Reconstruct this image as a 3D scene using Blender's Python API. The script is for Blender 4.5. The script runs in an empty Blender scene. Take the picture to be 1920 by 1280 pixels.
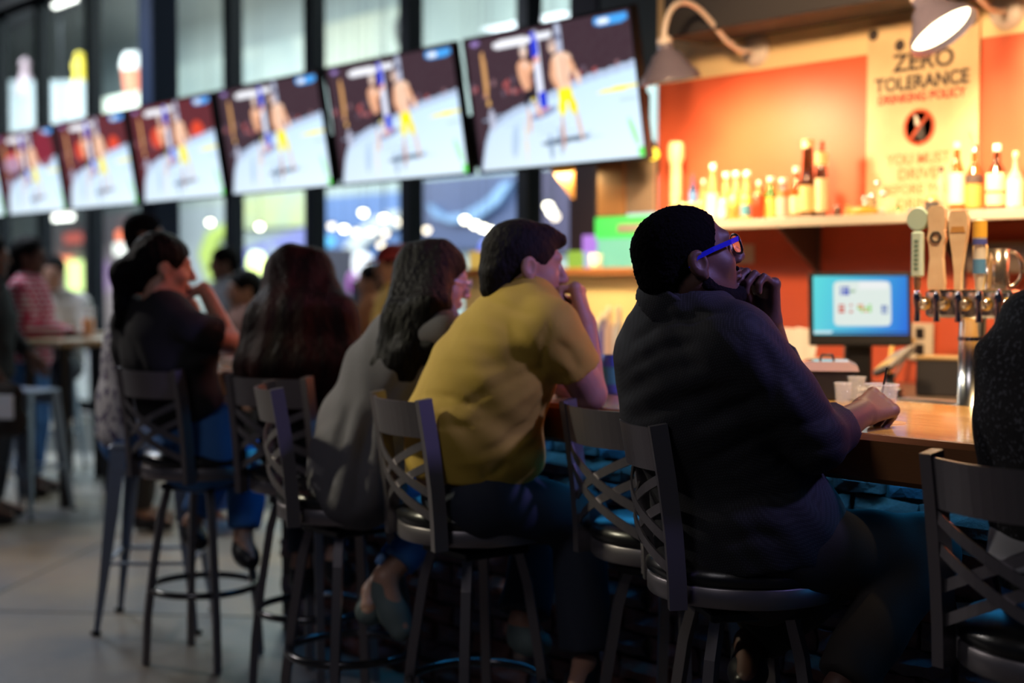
import bpy, math, random, time
import numpy as np
from mathutils import Vector, Matrix
T0 = time.time()
rnd = random.Random(7)
scene = bpy.context.scene
col = scene.collection
R = math.radians
# ------------------------------------------------------------------ camera
CAM_H, LENS, YAW, PITCH = 1.42, 50.0, 49.67, 2.512
cd = bpy.data.cameras.new('camera'); cam = bpy.data.objects.new('camera', cd); col.objects.link(cam)
cd.lens = LENS; cd.sensor_width = 36.0; cd.clip_start = .05; cd.clip_end = 200
cam.location = (0, 0, CAM_H); cam.rotation_euler = (R(90 - PITCH), 0, R(YAW))
cd.dof.use_dof = True; cd.dof.focus_distance = 3.12; cd.dof.aperture_fstop = 1.6
scene.camera = cam
# ------------------------------------------------------------------ view and world
vs = scene.view_settings
vs.view_transform = 'Standard'; vs.look = 'None'; vs.gamma = 1.0; vs.use_curve_mapping = False; vs.exposure = 0.35
wd = bpy.data.worlds.new('night'); scene.world = wd; wd.use_nodes = True
wd.node_tree.nodes['Background'].inputs[0].default_value = (.10, .16, .30, 1)
wd.node_tree.nodes['Background'].inputs[1].default_value = .045
# ------------------------------------------------------------------ lamps of the room, with some added fill lights
def light(name, kind, loc, energy, color, target=None, size=.3, size_y=None, spot=None, blend=.6, spread=None):
    l = bpy.data.lights.new(name, kind); o = bpy.data.objects.new(name, l); col.objects.link(o)
    l.energy = energy; l.color = color; o.location = loc
    if kind == 'AREA':
        l.size = size
        if size_y: l.shape = 'RECTANGLE'; l.size_y = size_y
        if spread: l.spread = R(spread)
    else: l.shadow_soft_size = size
    if kind == 'SPOT': l.spot_size = R(spot or 90); l.spot_blend = blend
    if target is not None:
        o.rotation_euler = (Vector(target) - Vector(loc)).to_track_quat('-Z', 'Y').to_euler()
    return o
# ceiling downlights of the room
light('ceiling_light_floor', 'SPOT', (-8.8, .9, 3.6), 190, (1.0, .92, .86), (-5.4, 2.2, 0), .06, spot=70)
light('ceiling_light_seats', 'SPOT', (-6.0, .2, 3.6), 330, (1.0, .92, .66), (-3.3, 2.55, 1.15), .12, spot=20)
light('ceiling_light_tables', 'AREA', (-10.5, 3.2, 3.9), 95, (.80, .88, 1.0), (-10.5, 3.2, 0), 1.2)
# violet stage lamps over the bar
light('violet_bar_lamp', 'SPOT', (-.2, 3.3, 2.9), 185, (.40, .34, 1.0), (-2.35, 2.75, 1.42), .12, spot=34)
light('pink_bar_lamp', 'SPOT', (-3.4, 4.3, 3.1), 50, (1.0, .36, .42), (-4.5, 2.5, 1.1), .12, spot=75)
# warm ceiling lamp over the service side of the bar, then added fills
light('warm_counter_lamp', 'SPOT', (-1.2, 2.9, 4.2), 620, (1.0, .70, .36), (-2.0, 3.5, 1.1), .10, spot=32)
light('near_fill_light', 'AREA', (-2.0, -1.2, 4.2), 15, (.95, .90, .95), (-2.4, 1.5, .6), 1.2)  # unseen fill added behind the camera to brighten the stool metal
light('warm_wall_fill', 'SPOT', (-2.9, 2.7, 2.95), 300, (1.0, .62, .32), (-3.4, 4.95, 1.95), .15, spot=74, blend=.8)  # unseen fill without a fixture, added to even out the wall light
# lamps of the hall beyond the glass, then added fills
light('hall_lamp_row', 'AREA', (-12, 10.5, 6.2), 900, (.86, .95, .92), (-12, 11.5, 0), 10, 3)
light('hall_lamp_far', 'AREA', (-25, 10.5, 6.2), 800, (.80, .90, 1.0), (-25, 11.5, 0), 12, 3)

light('hall_wall_fill', 'AREA', (-14, 9.5, 4.2), 420, (.90, .95, 1.0), (-14, 14.5, 1.6), 9, 1)  # unseen fill added to brighten the murals
light('hall_stall_fill', 'AREA', (-27, 9.5, 4.0), 420, (1.0, .93, .90), (-27, 14.5, 2.0), 9, 1)  # another unseen fill, added to brighten the stalls at the left
# ------------------------------------------------------------------ helpers
_a, _p = R(YAW), R(PITCH)
FW = np.array([-math.sin(_a) * math.cos(_p), math.cos(_a) * math.cos(_p), -math.sin(_p)])
RT = np.array([math.cos(_a), math.sin(_a), 0.0]); UPV = np.cross(RT, FW)
FH = np.array([-math.sin(_a), math.cos(_a), 0.0])           # horizontal forward
FPX = 1920 * LENS / 36.0
def at(px, py, d):
    "world point seen at a pixel of the 1920 x 1280 photograph, d metres deep"
    return np.array([0, 0, CAM_H]) + d * (FW + RT * (px - 960) / FPX - UPV * (py - 640) / FPX)
def on_y(px, py, Y):
    r = FW + RT * (px - 960) / FPX - UPV * (py - 640) / FPX
    return np.array([0, 0, CAM_H]) + r * (Y / r[1])
def on_z(px, py, Z):
    r = FW + RT * (px - 960) / FPX - UPV * (py - 640) / FPX
    return np.array([0, 0, CAM_H]) + r * ((Z - CAM_H) / r[2])
def heading(beta, pitch=0.0):
    "unit direction: beta degrees turned from image-right towards the depth, pitched up"
    b, q = R(beta), R(pitch)
    h = math.cos(b) * RT + math.sin(b) * FH
    return h * math.cos(q) + np.array([0, 0, math.sin(q)])

def tag(o, label=None, cat=None, group=None, kind=None):
    if label: o['label'] = label
    if cat: o['category'] = cat
    if group: o['group'] = group
    if kind: o['kind'] = kind
    return o
def empty(name, loc=(0, 0, 0), rz=0.0):
    o = bpy.data.objects.new(name, None); col.objects.link(o)
    o.location = [float(v) for v in loc]; o.rotation_euler = (0, 0, rz); o.empty_display_size = .05
    return o
def link_mesh(name, me, parent=None):
    o = bpy.data.objects.new(name, me); col.objects.link(o)
    if parent is not None: o.parent = parent
    return o
def copy_tree(o, parent=None):
    c = o.copy(); col.objects.link(c)
    if parent is not None: c.parent = parent
    for ch in list(o.children): copy_tree(ch, c)
    return c

class B:
    "collects plain shapes, then links them as one mesh object"
    def __init__(s): s.v = []; s.f = []; s.sm = []
    def add(s, v, f, smooth=False):
        n = len(s.v); s.v += [tuple(float(c) for c in p) for p in v]
        s.f += [tuple(i + n for i in q) for q in f]; s.sm += [smooth] * len(f); return s
    def box(s, lo, hi, ch=0.0):
        x0, y0, z0 = lo; x1, y1, z1 = hi
        if ch <= 0:
            v = [(x0, y0, z0), (x1, y0, z0), (x1, y1, z0), (x0, y1, z0), (x0, y0, z1), (x1, y0, z1), (x1, y1, z1), (x0, y1, z1)]
            return s.add(v, [(0, 3, 2, 1), (4, 5, 6, 7), (0, 1, 5, 4), (1, 2, 6, 5), (2, 3, 7, 6), (3, 0, 4, 7)])
        c = ch; v = []
        for z, i in ((z0, c), (z0 + c, 0), (z1 - c, 0), (z1, c)):
            a, b_, d, e = x0 + i, x1 - i, y0 + i, y1 - i
            v += [(a + c, d, z), (b_ - c, d, z), (b_, d + c, z), (b_, e - c, z), (b_ - c, e, z), (a + c, e, z), (a, e - c, z), (a, d + c, z)]
        f = [tuple(reversed(range(8))), tuple(range(24, 32))]
        for l in range(3):
            for k in range(8): f.append((l * 8 + k, l * 8 + (k + 1) % 8, l * 8 + 8 + (k + 1) % 8, l * 8 + 8 + k))
        return s.add(v, f)
    def beam(s, a, b, w, h, up=(0, 0, 1)):
        "rectangular bar from a to b, w across and h along up"
        a, b = Vector(a), Vector(b); d = (b - a).normalized(); u = Vector(up)
        x = d.cross(u)
        if x.length < 1e-4: x = d.cross(Vector((1, 0, 0)))
        x.normalize(); u = x.cross(d)
        v = []
        for p in (a, b):
            for i, j in ((-1, -1), (1, -1), (1, 1), (-1, 1)): v.append(p + x * (i * w / 2) + u * (j * h / 2))
        return s.add(v, [(3, 2, 1, 0), (4, 5, 6, 7), (0, 1, 5, 4), (1, 2, 6, 5), (2, 3, 7, 6), (3, 0, 4, 7)])
    def sweep(s, path, prof, ref=(0, 0, 1), smooth=False, closed=False, scale=None):
        "profile (list of 2-D points) carried along a path, first axis across, second along ref"
        P = [Vector(p) for p in path]; n = len(P); m = len(prof); v = []
        for i in range(n):
            if closed: d = P[(i + 1) % n] - P[i - 1]
            else: d = P[min(i + 1, n - 1)] - P[max(i - 1, 0)]
            d.normalize(); u = Vector(ref); x = d.cross(u)
            if x.length < 1e-3: x = d.cross(Vector((1, 0, 0)))
            x.normalize(); u = x.cross(d); k = scale[i] if scale else 1
            for (a, b) in prof: v.append(P[i] + x * a * k + u * b * k)
        f = []
        for i in range(n if closed else n - 1):
            j = (i + 1) % n
            for k in range(m): f.append((i * m + k, i * m + (k + 1) % m, j * m + (k + 1) % m, j * m + k))
        s.add(v, f, smooth)
        if not closed: s.add(v[:m], [tuple(reversed(range(m)))]); s.add(v[-m:], [tuple(range(m))])
        return s
    def tube(s, path, r, n=8, closed=False, scale=None):
        return s.sweep(path, [(r * math.cos(2 * math.pi * k / n), r * math.sin(2 * math.pi * k / n)) for k in range(n)], smooth=True, closed=closed, scale=scale)
    def lathe(s, prof, c=(0, 0, 0), n=24, axis=None, smooth=True):
        "profile of (radius, height) turned about z (or about axis) through c"
        q = Vector((0, 0, 1)).rotation_difference(Vector(axis).normalized()) if axis is not None else None
        v = []
        for r, z in prof:
            for k in range(n):
                p = Vector((r * math.cos(2 * math.pi * k / n), r * math.sin(2 * math.pi * k / n), z))
                if q: p = q @ p
                v.append(p + Vector(c))
        f = []
        for i in range(len(prof) - 1):
            for k in range(n): f.append((i * n + k, i * n + (k + 1) % n, (i + 1) * n + (k + 1) % n, (i + 1) * n + k))
        s.add(v, f, smooth)
        m = len(prof) - 1
        if prof[0][0] > 1e-5: s.add(v[:n], [tuple(reversed(range(n)))])
        if prof[m][0] > 1e-5: s.add(v[m * n:], [tuple(range(n))])
        return s
    def prism(s, poly, o, ax, ay, t):
        "flat outline in the plane o + x*ax + y*ay, thickened by the vector t"
        o, ax, ay, t = Vector(o), Vector(ax), Vector(ay), Vector(t); n = len(poly)
        v = [o + ax * x + ay * y for x, y in poly]; v += [p + t for p in v]
        f = [tuple(reversed(range(n))), tuple(range(n, 2 * n))] + [(k, (k + 1) % n, n + (k + 1) % n, n + k) for k in range(n)]
        return s.add(v, f)
    def mesh(s, name, mat):
        me = bpy.data.meshes.new(name); me.from_pydata(s.v, [], s.f); me.update()
        me.polygons.foreach_set('use_smooth', s.sm)
        if mat: me.materials.append(mat)
        return me
    def build(s, name, mat, parent=None): return link_mesh(name, s.mesh(name, mat), parent)

# ------------------------------------------------------------------ materials
MATS = {}
def M(name, color=(.5, .5, .5), rough=.5, metal=0.0, bump=None, var=None, emit=None, strength=1.0, spec=.5, stretch=None, coat=0.0, alpha=1.0, trans=0.0, sheen=0.0, sss=0.0):
    if name in MATS: return MATS[name]
    m = bpy.data.materials.new(name); m.use_nodes = True; nt = m.node_tree; b = nt.nodes['Principled BSDF']
    b.inputs['Base Color'].default_value = (*color, 1); b.inputs['Roughness'].default_value = rough; b.inputs['Metallic'].default_value = metal
    b.inputs['Specular IOR Level'].default_value = spec; b.inputs['Coat Weight'].default_value = coat
    b.inputs['Alpha'].default_value = alpha; b.inputs['Transmission Weight'].default_value = trans
    b.inputs['Sheen Weight'].default_value = sheen
    if emit: b.inputs['Emission Color'].default_value = (*emit, 1); b.inputs['Emission Strength'].default_value = strength
    tc = None
    if bump or var:
        tc = nt.nodes.new('ShaderNodeTexCoord'); mp = nt.nodes.new('ShaderNodeMapping'); nt.links.new(tc.outputs['Object'], mp.inputs[0])
        if stretch: mp.inputs['Scale'].default_value = stretch
    if bump:
        n = nt.nodes.new('ShaderNodeTexNoise'); n.inputs['Scale'].default_value = bump[0]; n.inputs['Detail'].default_value = 4
        nt.links.new(mp.outputs[0], n.inputs[0]); bn = nt.nodes.new('ShaderNodeBump'); bn.inputs['Strength'].default_value = bump[1]
        bn.inputs['Distance'].default_value = bump[2] if len(bump) > 2 else .01
        nt.links.new(n.outputs[0], bn.inputs['Height']); nt.links.new(bn.outputs[0], b.inputs['Normal'])
    if var:
        n = nt.nodes.new('ShaderNodeTexNoise'); n.inputs['Scale'].default_value = var[0]; n.inputs['Detail'].default_value = 5
        nt.links.new(mp.outputs[0], n.inputs[0]); cr = nt.nodes.new('ShaderNodeValToRGB')
        cr.color_ramp.elements[0].position = var[2] if len(var) > 2 else .35; cr.color_ramp.elements[1].position = var[3] if len(var) > 3 else .65
        cr.color_ramp.elements[0].color = (*color, 1); cr.color_ramp.elements[1].color = (*var[1], 1)
        nt.links.new(n.outputs[0], cr.inputs[0]); nt.links.new(cr.outputs[0], b.inputs['Base Color'])
    MATS[name] = m; return m
def glow(name, color, strength):
    return M(name, (0, 0, 0), .5, emit=color, strength=strength)
def vcol_mat(name, strength=0.0, rough=.35):
    "colour from the mesh's own colour attribute: printed boards, or the picture on a lit screen"
    m = bpy.data.materials.new(name); m.use_nodes = True; nt = m.node_tree; b = nt.nodes['Principled BSDF']
    a = nt.nodes.new('ShaderNodeAttribute'); a.attribute_name = 'picture'; b.inputs['Roughness'].default_value = rough
    if strength > 0:
        b.inputs['Base Color'].default_value = (.005, .005, .005, 1)
        nt.links.new(a.outputs[0], b.inputs['Emission Color']); b.inputs['Emission Strength'].default_value = strength
    else: nt.links.new(a.outputs[0], b.inputs['Base Color'])
    return m
def picture_mesh(name, img, w, h, mat):
    "a flat w x h picture in the local x-z plane, centred, facing -y; img is rows from the top"
    H, W, _ = img.shape
    xs = np.linspace(-w / 2, w / 2, W); zs = np.linspace(h / 2, -h / 2, H)
    v = np.zeros((H, W, 3)); v[..., 0] = xs[None]; v[..., 2] = zs[:, None]
    idx = np.arange(H * W).reshape(H, W)
    q = np.stack([idx[1:, :-1], idx[1:, 1:], idx[:-1, 1:], idx[:-1, :-1]], -1).reshape(-1, 4)
    me = bpy.data.meshes.new(name); me.from_pydata(v.reshape(-1, 3).tolist(), [], q.tolist())
    ca = me.color_attributes.new('picture', 'FLOAT_COLOR', 'POINT')
    c = np.ones((H * W, 4), np.float32); c[:, :3] = img.reshape(-1, 3); ca.data.foreach_set('color', c.ravel())
    me.materials.append(mat); return me
def text_mesh(name, body, size, mat, thick=.002, bold=0.0, sx=1.0, align='CENTER'):
    "lettering standing in the local x-z plane, facing -y, centred on x, base line at z = 0"
    cu = bpy.data.curves.new(name, 'FONT'); cu.body = body; cu.size = size; cu.align_x = align
    cu.extrude = thick; cu.offset = bold; cu.resolution_u = 3
    o = bpy.data.objects.new(name, cu); col.objects.link(o)
    dg = bpy.context.evaluated_depsgraph_get(); me = bpy.data.meshes.new_from_object(o.evaluated_get(dg))
    bpy.data.objects.remove(o); bpy.data.curves.remove(cu)
    me.transform(Matrix.Diagonal((sx, 1, 1, 1))); me.transform(Matrix.Rotation(R(90), 4, 'X'))
    me.materials.clear(); me.materials.append(mat); return me

# ------------------------------------------------------------------ smooth solid modelling for bodies and cloth
class SDF:
    def __init__(s, lo, hi, h):
        s.h = h; s.lo = np.array(lo, np.float32); n = np.ceil((np.array(hi) - np.array(lo)) / h).astype(int) + 1
        s.n = n; s.ax = [s.lo[i] + h * np.arange(n[i], dtype=np.float32) for i in range(3)]
        s.f = np.full(tuple(n), .07, np.float32)
    def sub(s, lo, hi):
        i0 = np.clip(np.floor((np.array(lo) - s.lo) / s.h).astype(int), 0, s.n); i1 = np.clip(np.ceil((np.array(hi) - s.lo) / s.h).astype(int) + 1, 0, s.n)
        if np.any(i1 <= i0): return None, None
        sl = tuple(slice(a, b) for a, b in zip(i0, i1))
        return sl, (s.ax[0][sl[0]][:, None, None], s.ax[1][sl[1]][None, :, None], s.ax[2][sl[2]][None, None, :])
    def merge(s, sl, d, k, mode):
        a = s.f[sl]
        if mode == 'add':
            if k > 1e-5: hh = np.maximum(k - np.abs(a - d), 0) / k; s.f[sl] = np.minimum(a, d) - hh * hh * (k * .25)
            else: s.f[sl] = np.minimum(a, d)
        else:
            d = -d
            if k > 1e-5: hh = np.maximum(k - np.abs(a - d), 0) / k; s.f[sl] = np.maximum(a, d) + hh * hh * (k * .25)
            else: s.f[sl] = np.maximum(a, d)
    def cone(s, a, b, ra, rb, k=.02, wide=None, flat=False, mode='add'):
        a = np.asarray(a, np.float32); b = np.asarray(b, np.float32); ba = b - a
        m = max(ra, rb) * (max(1, wide[1]) if wide else 1) + .06
        sl, g = s.sub(np.minimum(a, b) - m, np.maximum(a, b) + m)
        if sl is None: return s
        p = [g[i] - a[i] for i in range(3)]
        cut = None
        if flat: l = np.linalg.norm(ba); cut = (p[0] * ba[0] + p[1] * ba[1] + p[2] * ba[2]) / l - l
        if wide:
            n = np.asarray(wide[0], np.float32); q = 1 - 1 / wide[1]; dn = (p[0] * n[0] + p[1] * n[1] + p[2] * n[2]) * q
            p = [p[i] - n[i] * dn for i in range(3)]; ba = ba - n * (ba @ n) * q
        t = np.clip((p[0] * ba[0] + p[1] * ba[1] + p[2] * ba[2]) / max(float(ba @ ba), 1e-9), 0, 1)
        d = np.sqrt((p[0] - ba[0] * t) ** 2 + (p[1] - ba[1] * t) ** 2 + (p[2] - ba[2] * t) ** 2) - (ra + (rb - ra) * t)
        if flat: d = np.maximum(d, cut)
        s.merge(sl, d, k, mode); return s
    def ell(s, c, rad, axes=None, k=.01, mode='add'):
        c = np.asarray(c, np.float32); rad = np.asarray(rad, np.float32); m = float(rad.max()) + .06
        sl, g = s.sub(c - m, c + m)
        if sl is None: return s
        p = [g[i] - c[i] for i in range(3)]
        ax = np.eye(3) if axes is None else np.asarray(axes, np.float32)
        q = [(p[0] * ax[i][0] + p[1] * ax[i][1] + p[2] * ax[i][2]) / rad[i] for i in range(3)]
        k0 = np.sqrt(q[0] ** 2 + q[1] ** 2 + q[2] ** 2); k1 = np.sqrt((q[0] / rad[0]) ** 2 + (q[1] / rad[1]) ** 2 + (q[2] / rad[2]) ** 2) + 1e-6
        s.merge(sl, k0 * (k0 - 1) / k1, k, mode); return s
    def chain(s, pts, rs, k=.02, wide=None, mode='add'):
        for i in range(len(pts) - 1): s.cone(pts[i], pts[i + 1], rs[i], rs[i + 1], k, wide[i] if isinstance(wide, list) else wide, mode=mode)
        return s
    def cut(s, point, normal):
        n = np.asarray(normal, np.float32); n = n / np.linalg.norm(n); c = np.asarray(point, np.float32)
        s.f = np.maximum(s.f, (s.ax[0][:, None, None] - c[0]) * n[0] + (s.ax[1][None, :, None] - c[1]) * n[1] + (s.ax[2][None, None, :] - c[2]) * n[2]); return s
    def fold(s, a, b, r, amount):
        "raise (amount > 0) or crease (amount < 0) the surface along a segment"
        a = np.asarray(a, np.float32); b = np.asarray(b, np.float32); ba = b - a; m = r * 2.4
        sl, g = s.sub(np.minimum(a, b) - m, np.maximum(a, b) + m)
        if sl is None: return s
        p = [g[i] - a[i] for i in range(3)]
        t = np.clip((p[0] * ba[0] + p[1] * ba[1] + p[2] * ba[2]) / max(float(ba @ ba), 1e-9), 0, 1)
        d2 = (p[0] - ba[0] * t) ** 2 + (p[1] - ba[1] * t) ** 2 + (p[2] - ba[2] * t) ** 2
        s.f[sl] -= amount * np.exp(-d2 / (r * r)) * np.sin(np.pi * (t * .9 + .05)); return s
    def surf(s, px, py):
        "first point of the solid on the line of sight through a photograph pixel"
        r = FW + RT * (px - 960) / FPX - UPV * (py - 640) / FPX; t = np.arange(1.8, 9.0, s.h * .6); P = np.array([0, 0, CAM_H]) + t[:, None] * r
        i = np.round((P - s.lo) / s.h).astype(int); ok = np.all((i >= 0) & (i < s.n), 1); i = i[ok]
        if len(i) == 0: return None
        v = s.f[i[:, 0], i[:, 1], i[:, 2]]; w = np.argmax(v < 0)
        return P[ok][w] if v[w] < 0 else None
    def wrinkle(s, line, r, amount):
        "crease (amount < 0) or ridge (amount > 0) following a line on the visible side of the cloth"
        fine = []
        for (a, b) in zip(line[:-1], line[1:]):
            for t in np.linspace(0, 1, 4)[:-1]: fine.append((a[0] + (b[0] - a[0]) * t, a[1] + (b[1] - a[1]) * t))
        fine.append(line[-1]); P = [q for q in (s.surf(*p) for p in fine) if q is not None]
        if len(P) < 2: return s
        P = np.array(P, np.float32); sl, g = s.sub(P.min(0) - 2.3 * r, P.max(0) + 2.3 * r)
        if sl is None: return s
        best = None; N = len(P) - 1
        for j in range(N):
            a, ba = P[j], P[j + 1] - P[j]; p = [g[i] - a[i] for i in range(3)]
            t = np.clip((p[0] * ba[0] + p[1] * ba[1] + p[2] * ba[2]) / max(float(ba @ ba), 1e-9), 0, 1)
            d2 = (p[0] - ba[0] * t) ** 2 + (p[1] - ba[1] * t) ** 2 + (p[2] - ba[2] * t) ** 2; w = np.exp(-d2 / (r * r)) * np.sin(np.pi * np.clip((j + t) / N * .92 + .04, 0, 1)) ** .6
            best = w if best is None else np.maximum(best, w)
        s.f[sl] -= amount * best; return s
    def ripple(s, amp, kv, ph=0.0, kw=(9, 7, 5), wamp=1.2):
        x, y, z = s.ax[0][:, None, None], s.ax[1][None, :, None], s.ax[2][None, None, :]
        s.f += amp * np.sin(kv[0] * x + kv[1] * y + kv[2] * z + ph + wamp * np.sin(kw[0] * x + ph) + wamp * np.sin(kw[1] * y + kw[2] * z)); return s
    def curl(s, amp, fr):
        x, y, z = s.ax[0][:, None, None], s.ax[1][None, :, None], s.ax[2][None, None, :]
        s.f += amp * np.sin(fr * x + 2 * np.sin(fr * .31 * z)) * np.sin(fr * 1.1 * y + 1.7 * np.sin(fr * .27 * x)) * np.sin(fr * .93 * z + 1.3 * np.sin(fr * .4 * y)); return s
    def arrays(s):
        f = s.f; f[[0, -1]] = np.maximum(f[[0, -1]], .01); f[:, [0, -1]] = np.maximum(f[:, [0, -1]], .01); f[:, :, [0, -1]] = np.maximum(f[:, :, [0, -1]], .01)
        sg = f < 0
        cnt = np.zeros(tuple(s.n - 1), np.int8)
        cs = [(i, j, k) for i in (0, 1) for j in (0, 1) for k in (0, 1)]
        nn = s.n - 1
        for i, j, k in cs: cnt += sg[i:i + nn[0], j:j + nn[1], k:k + nn[2]]
        act = np.argwhere((cnt > 0) & (cnt < 8))
        idx = np.full(tuple(nn), -1, np.int32); idx[tuple(act.T)] = np.arange(len(act))
        val = np.stack([f[act[:, 0] + i, act[:, 1] + j, act[:, 2] + k] for i, j, k in cs], 1)
        acc = np.zeros((len(act), 3)); num = np.zeros(len(act)); C = np.array(cs, float)
        for a in range(8):
            for b in range(a + 1, 8):
                if abs(C[a] - C[b]).sum() != 1: continue
                m = (val[:, a] < 0) != (val[:, b] < 0)
                t = val[m, a] / (val[m, a] - val[m, b])
                acc[m] += C[a] + t[:, None] * (C[b] - C[a]); num[m] += 1
        v = s.lo + (act + acc / num[:, None]) * s.h
        F = []
        for axis in range(3):
            sa = [slice(1, -1)] * 3; sa[axis] = slice(0, -1); sb = [slice(1, -1)] * 3; sb[axis] = slice(1, None)
            A_, B_ = sg[tuple(sa)], sg[tuple(sb)]
            e = np.argwhere(A_ != B_)
            if len(e) == 0: continue
            inside = A_[tuple(e.T)]
            off = np.ones(3, int); off[axis] = 0; e = e + off
            u, w = (axis + 1) % 3, (axis + 2) % 3
            def cell(du, dw):
                c = e.copy(); c[:, u] += du; c[:, w] += dw; return idx[tuple(c.T)]
            q = np.stack([cell(-1, -1), cell(0, -1), cell(0, 0), cell(-1, 0)], 1)
            q[~inside] = q[~inside][:, ::-1]; F.append(q)
        return v, np.concatenate(F)
    def build(s, name, mat, parent=None, relax=1):
        v, F = s.arrays()
        for _ in range(relax):
            acc = np.zeros_like(v); n = np.zeros(len(v))
            for i in range(4):
                np.add.at(acc, F[:, i], v[F[:, (i + 1) % 4]] + v[F[:, i - 1]]); n += np.bincount(F[:, i], minlength=len(v)) * 2
            v = v * .5 + acc / np.maximum(n, 1)[:, None] * .5
        if parent is not None: v = v - np.array(parent.location)
        me = bpy.data.meshes.new(name); me.vertices.add(len(v)); me.vertices.foreach_set('co', v.astype(np.float32).ravel())
        me.loops.add(len(F) * 4); me.loops.foreach_set('vertex_index', F.astype(np.int32).ravel())
        me.polygons.add(len(F)); me.polygons.foreach_set('loop_start', np.arange(0, len(F) * 4, 4, dtype=np.int32))
        me.update(calc_edges=True); me.polygons.foreach_set('use_smooth', np.ones(len(F), bool)); me.validate()
        me.materials.append(mat); return link_mesh(name, me, parent)
# ------------------------------------------------------------------ shared materials
concrete = M('concrete', (.235, .185, .135), .45, bump=(14, .35, .006), var=(1.3, (.10, .10, .115), .38, .62))
black_metal = M('black_metal', (.012, .013, .018), .42, .3)
bronze = M('dark_bronze_metal', (.24, .22, .235), .38, .75, bump=(220, .08, .001), stretch=(1, 1, .08))
vinyl = M('black_vinyl', (.012, .012, .013), .28, bump=(90, .12, .002))
steel = M('brushed_steel', (.62, .62, .62), .28, 1.0)
chrome = M('chrome', (.75, .75, .76), .12, 1.0)
white_paint = M('white_enamel', (.62, .58, .55), .35)
paper = M('white_paper', (.80, .78, .72), .7)
plastic_black = M('black_plastic', (.012, .012, .014), .35)
cream = M('cream_paint', (.78, .60, .33), .6, bump=(40, .1, .002))
red_paint = M('red_paint', (.68, .125, .055), .5, bump=(40, .12, .002), var=(2.2, (.62, .108, .048)))
wood_bar = M('varnished_bar_wood', (.55, .32, .10), .26, bump=(70, .5, .004), var=(5, (.42, .23, .06)), stretch=(1, 6, 1), coat=.4)
wood_fascia = M('bar_edge_wood', (.26, .105, .035), .35, bump=(30, .15, .003), stretch=(1, 8, 8))
mortar = M('dark_mortar', (.10, .085, .08), .9, bump=(60, .5, .006))
brick_mats = [M('brick_%s' % n, c, .85, bump=(45, .8, .006), var=(14, d)) for n, c, d in (
    ('plum', (.17, .085, .095), (.11, .06, .07)), ('rust', (.20, .075, .055), (.13, .05, .045)), ('slate', (.15, .11, .13), (.09, .07, .09)))]

# ------------------------------------------------------------------ floor: concrete slabs with sawn joints
fl = B().box((-19, -4, -.10), (5, 6.3, -.012)).build('floor', M('joint_filler', (.05, .05, .055), .8)); tag(fl, 'grey concrete floor of sawn slabs under the stools', kind='structure')
S = 2.7; slab = B().box((-S / 2 + .006, -S / 2 + .006, -.08), (S / 2 - .006, S / 2 - .006, 0), .003).mesh('slab', concrete)
jd = np.array([-.698, .716]); jn = np.array([.716, .698]); j0 = np.array([-6.384, 2.371])
for i in range(-5, 6):
    for k in range(-5, 6):
        c = j0 + jn * (i + .5) * S + jd * (k + .37) * S
        if -17 < c[0] < 3.2 and -2.4 < c[1] < 5.4:
            o = link_mesh('slab', slab, fl); o.location = (c[0], c[1], 0); o.rotation_euler = (0, 0, math.atan2(jd[1], jd[0]))
hf = B().box((-48, 6.3, -.10), (5, 16, -.03)).build('floor_hall', M('hall_tiles', (.22, .22, .24), .4, var=(1.2, (.14, .14, .17)))); tag(hf, 'dim polished floor of the hall beyond the glass', kind='structure')
ce = B().box((-22, -4, 4.75), (5, 6.5, 4.9)).build('ceiling', M('ceiling_black', (.02, .021, .026), .8)); tag(ce, 'dark ceiling above the bar room', kind='structure')
wl = B().box((-19.4, -4, 0), (-19, 6.3, 4.75)).build('wall_left', M('wall_dark', (.05, .055, .07), .8)); tag(wl, 'dark end wall far left', kind='structure')

# ------------------------------------------------------------------ red back wall of the bar
X0 = on_y(1233, 500, 4.95)[0]
wb = B().box((X0, 4.95, 0), (2.6, 5.12, 2.345)).build('wall_back', red_paint); tag(wb, 'orange red painted wall behind the bar shelf', kind='structure')
B().box((X0, 4.945, 2.345), (2.6, 5.12, 4.75)).build('upper_band', cream, wb)
sz = on_y(1300, 62, 4.66)[2]
so = B().box((on_y(1243, 40, 4.66)[0], 4.66, sz), (2.6, 4.945, 4.75), .004).build('trim_1', M('soffit_grey', (.030, .030, .036), .7)); tag(so, 'dark grey soffit above the cream band', kind='structure')
bd = empty('notice_board', (-3.35, 4.655, 2.70)); tag(bd, 'pale framed board on the dark soffit at the top edge', 'board')
B().box((-.58, -.012, 0), (.36, 0, .40), .003).build('frame', M('board_frame', (.45, .43, .42), .5), bd)
B().box((-.55, -.015, .03), (.33, -.011, .37)).build('panel', M('board_panel', (.16, .15, .15), .5), bd)

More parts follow.
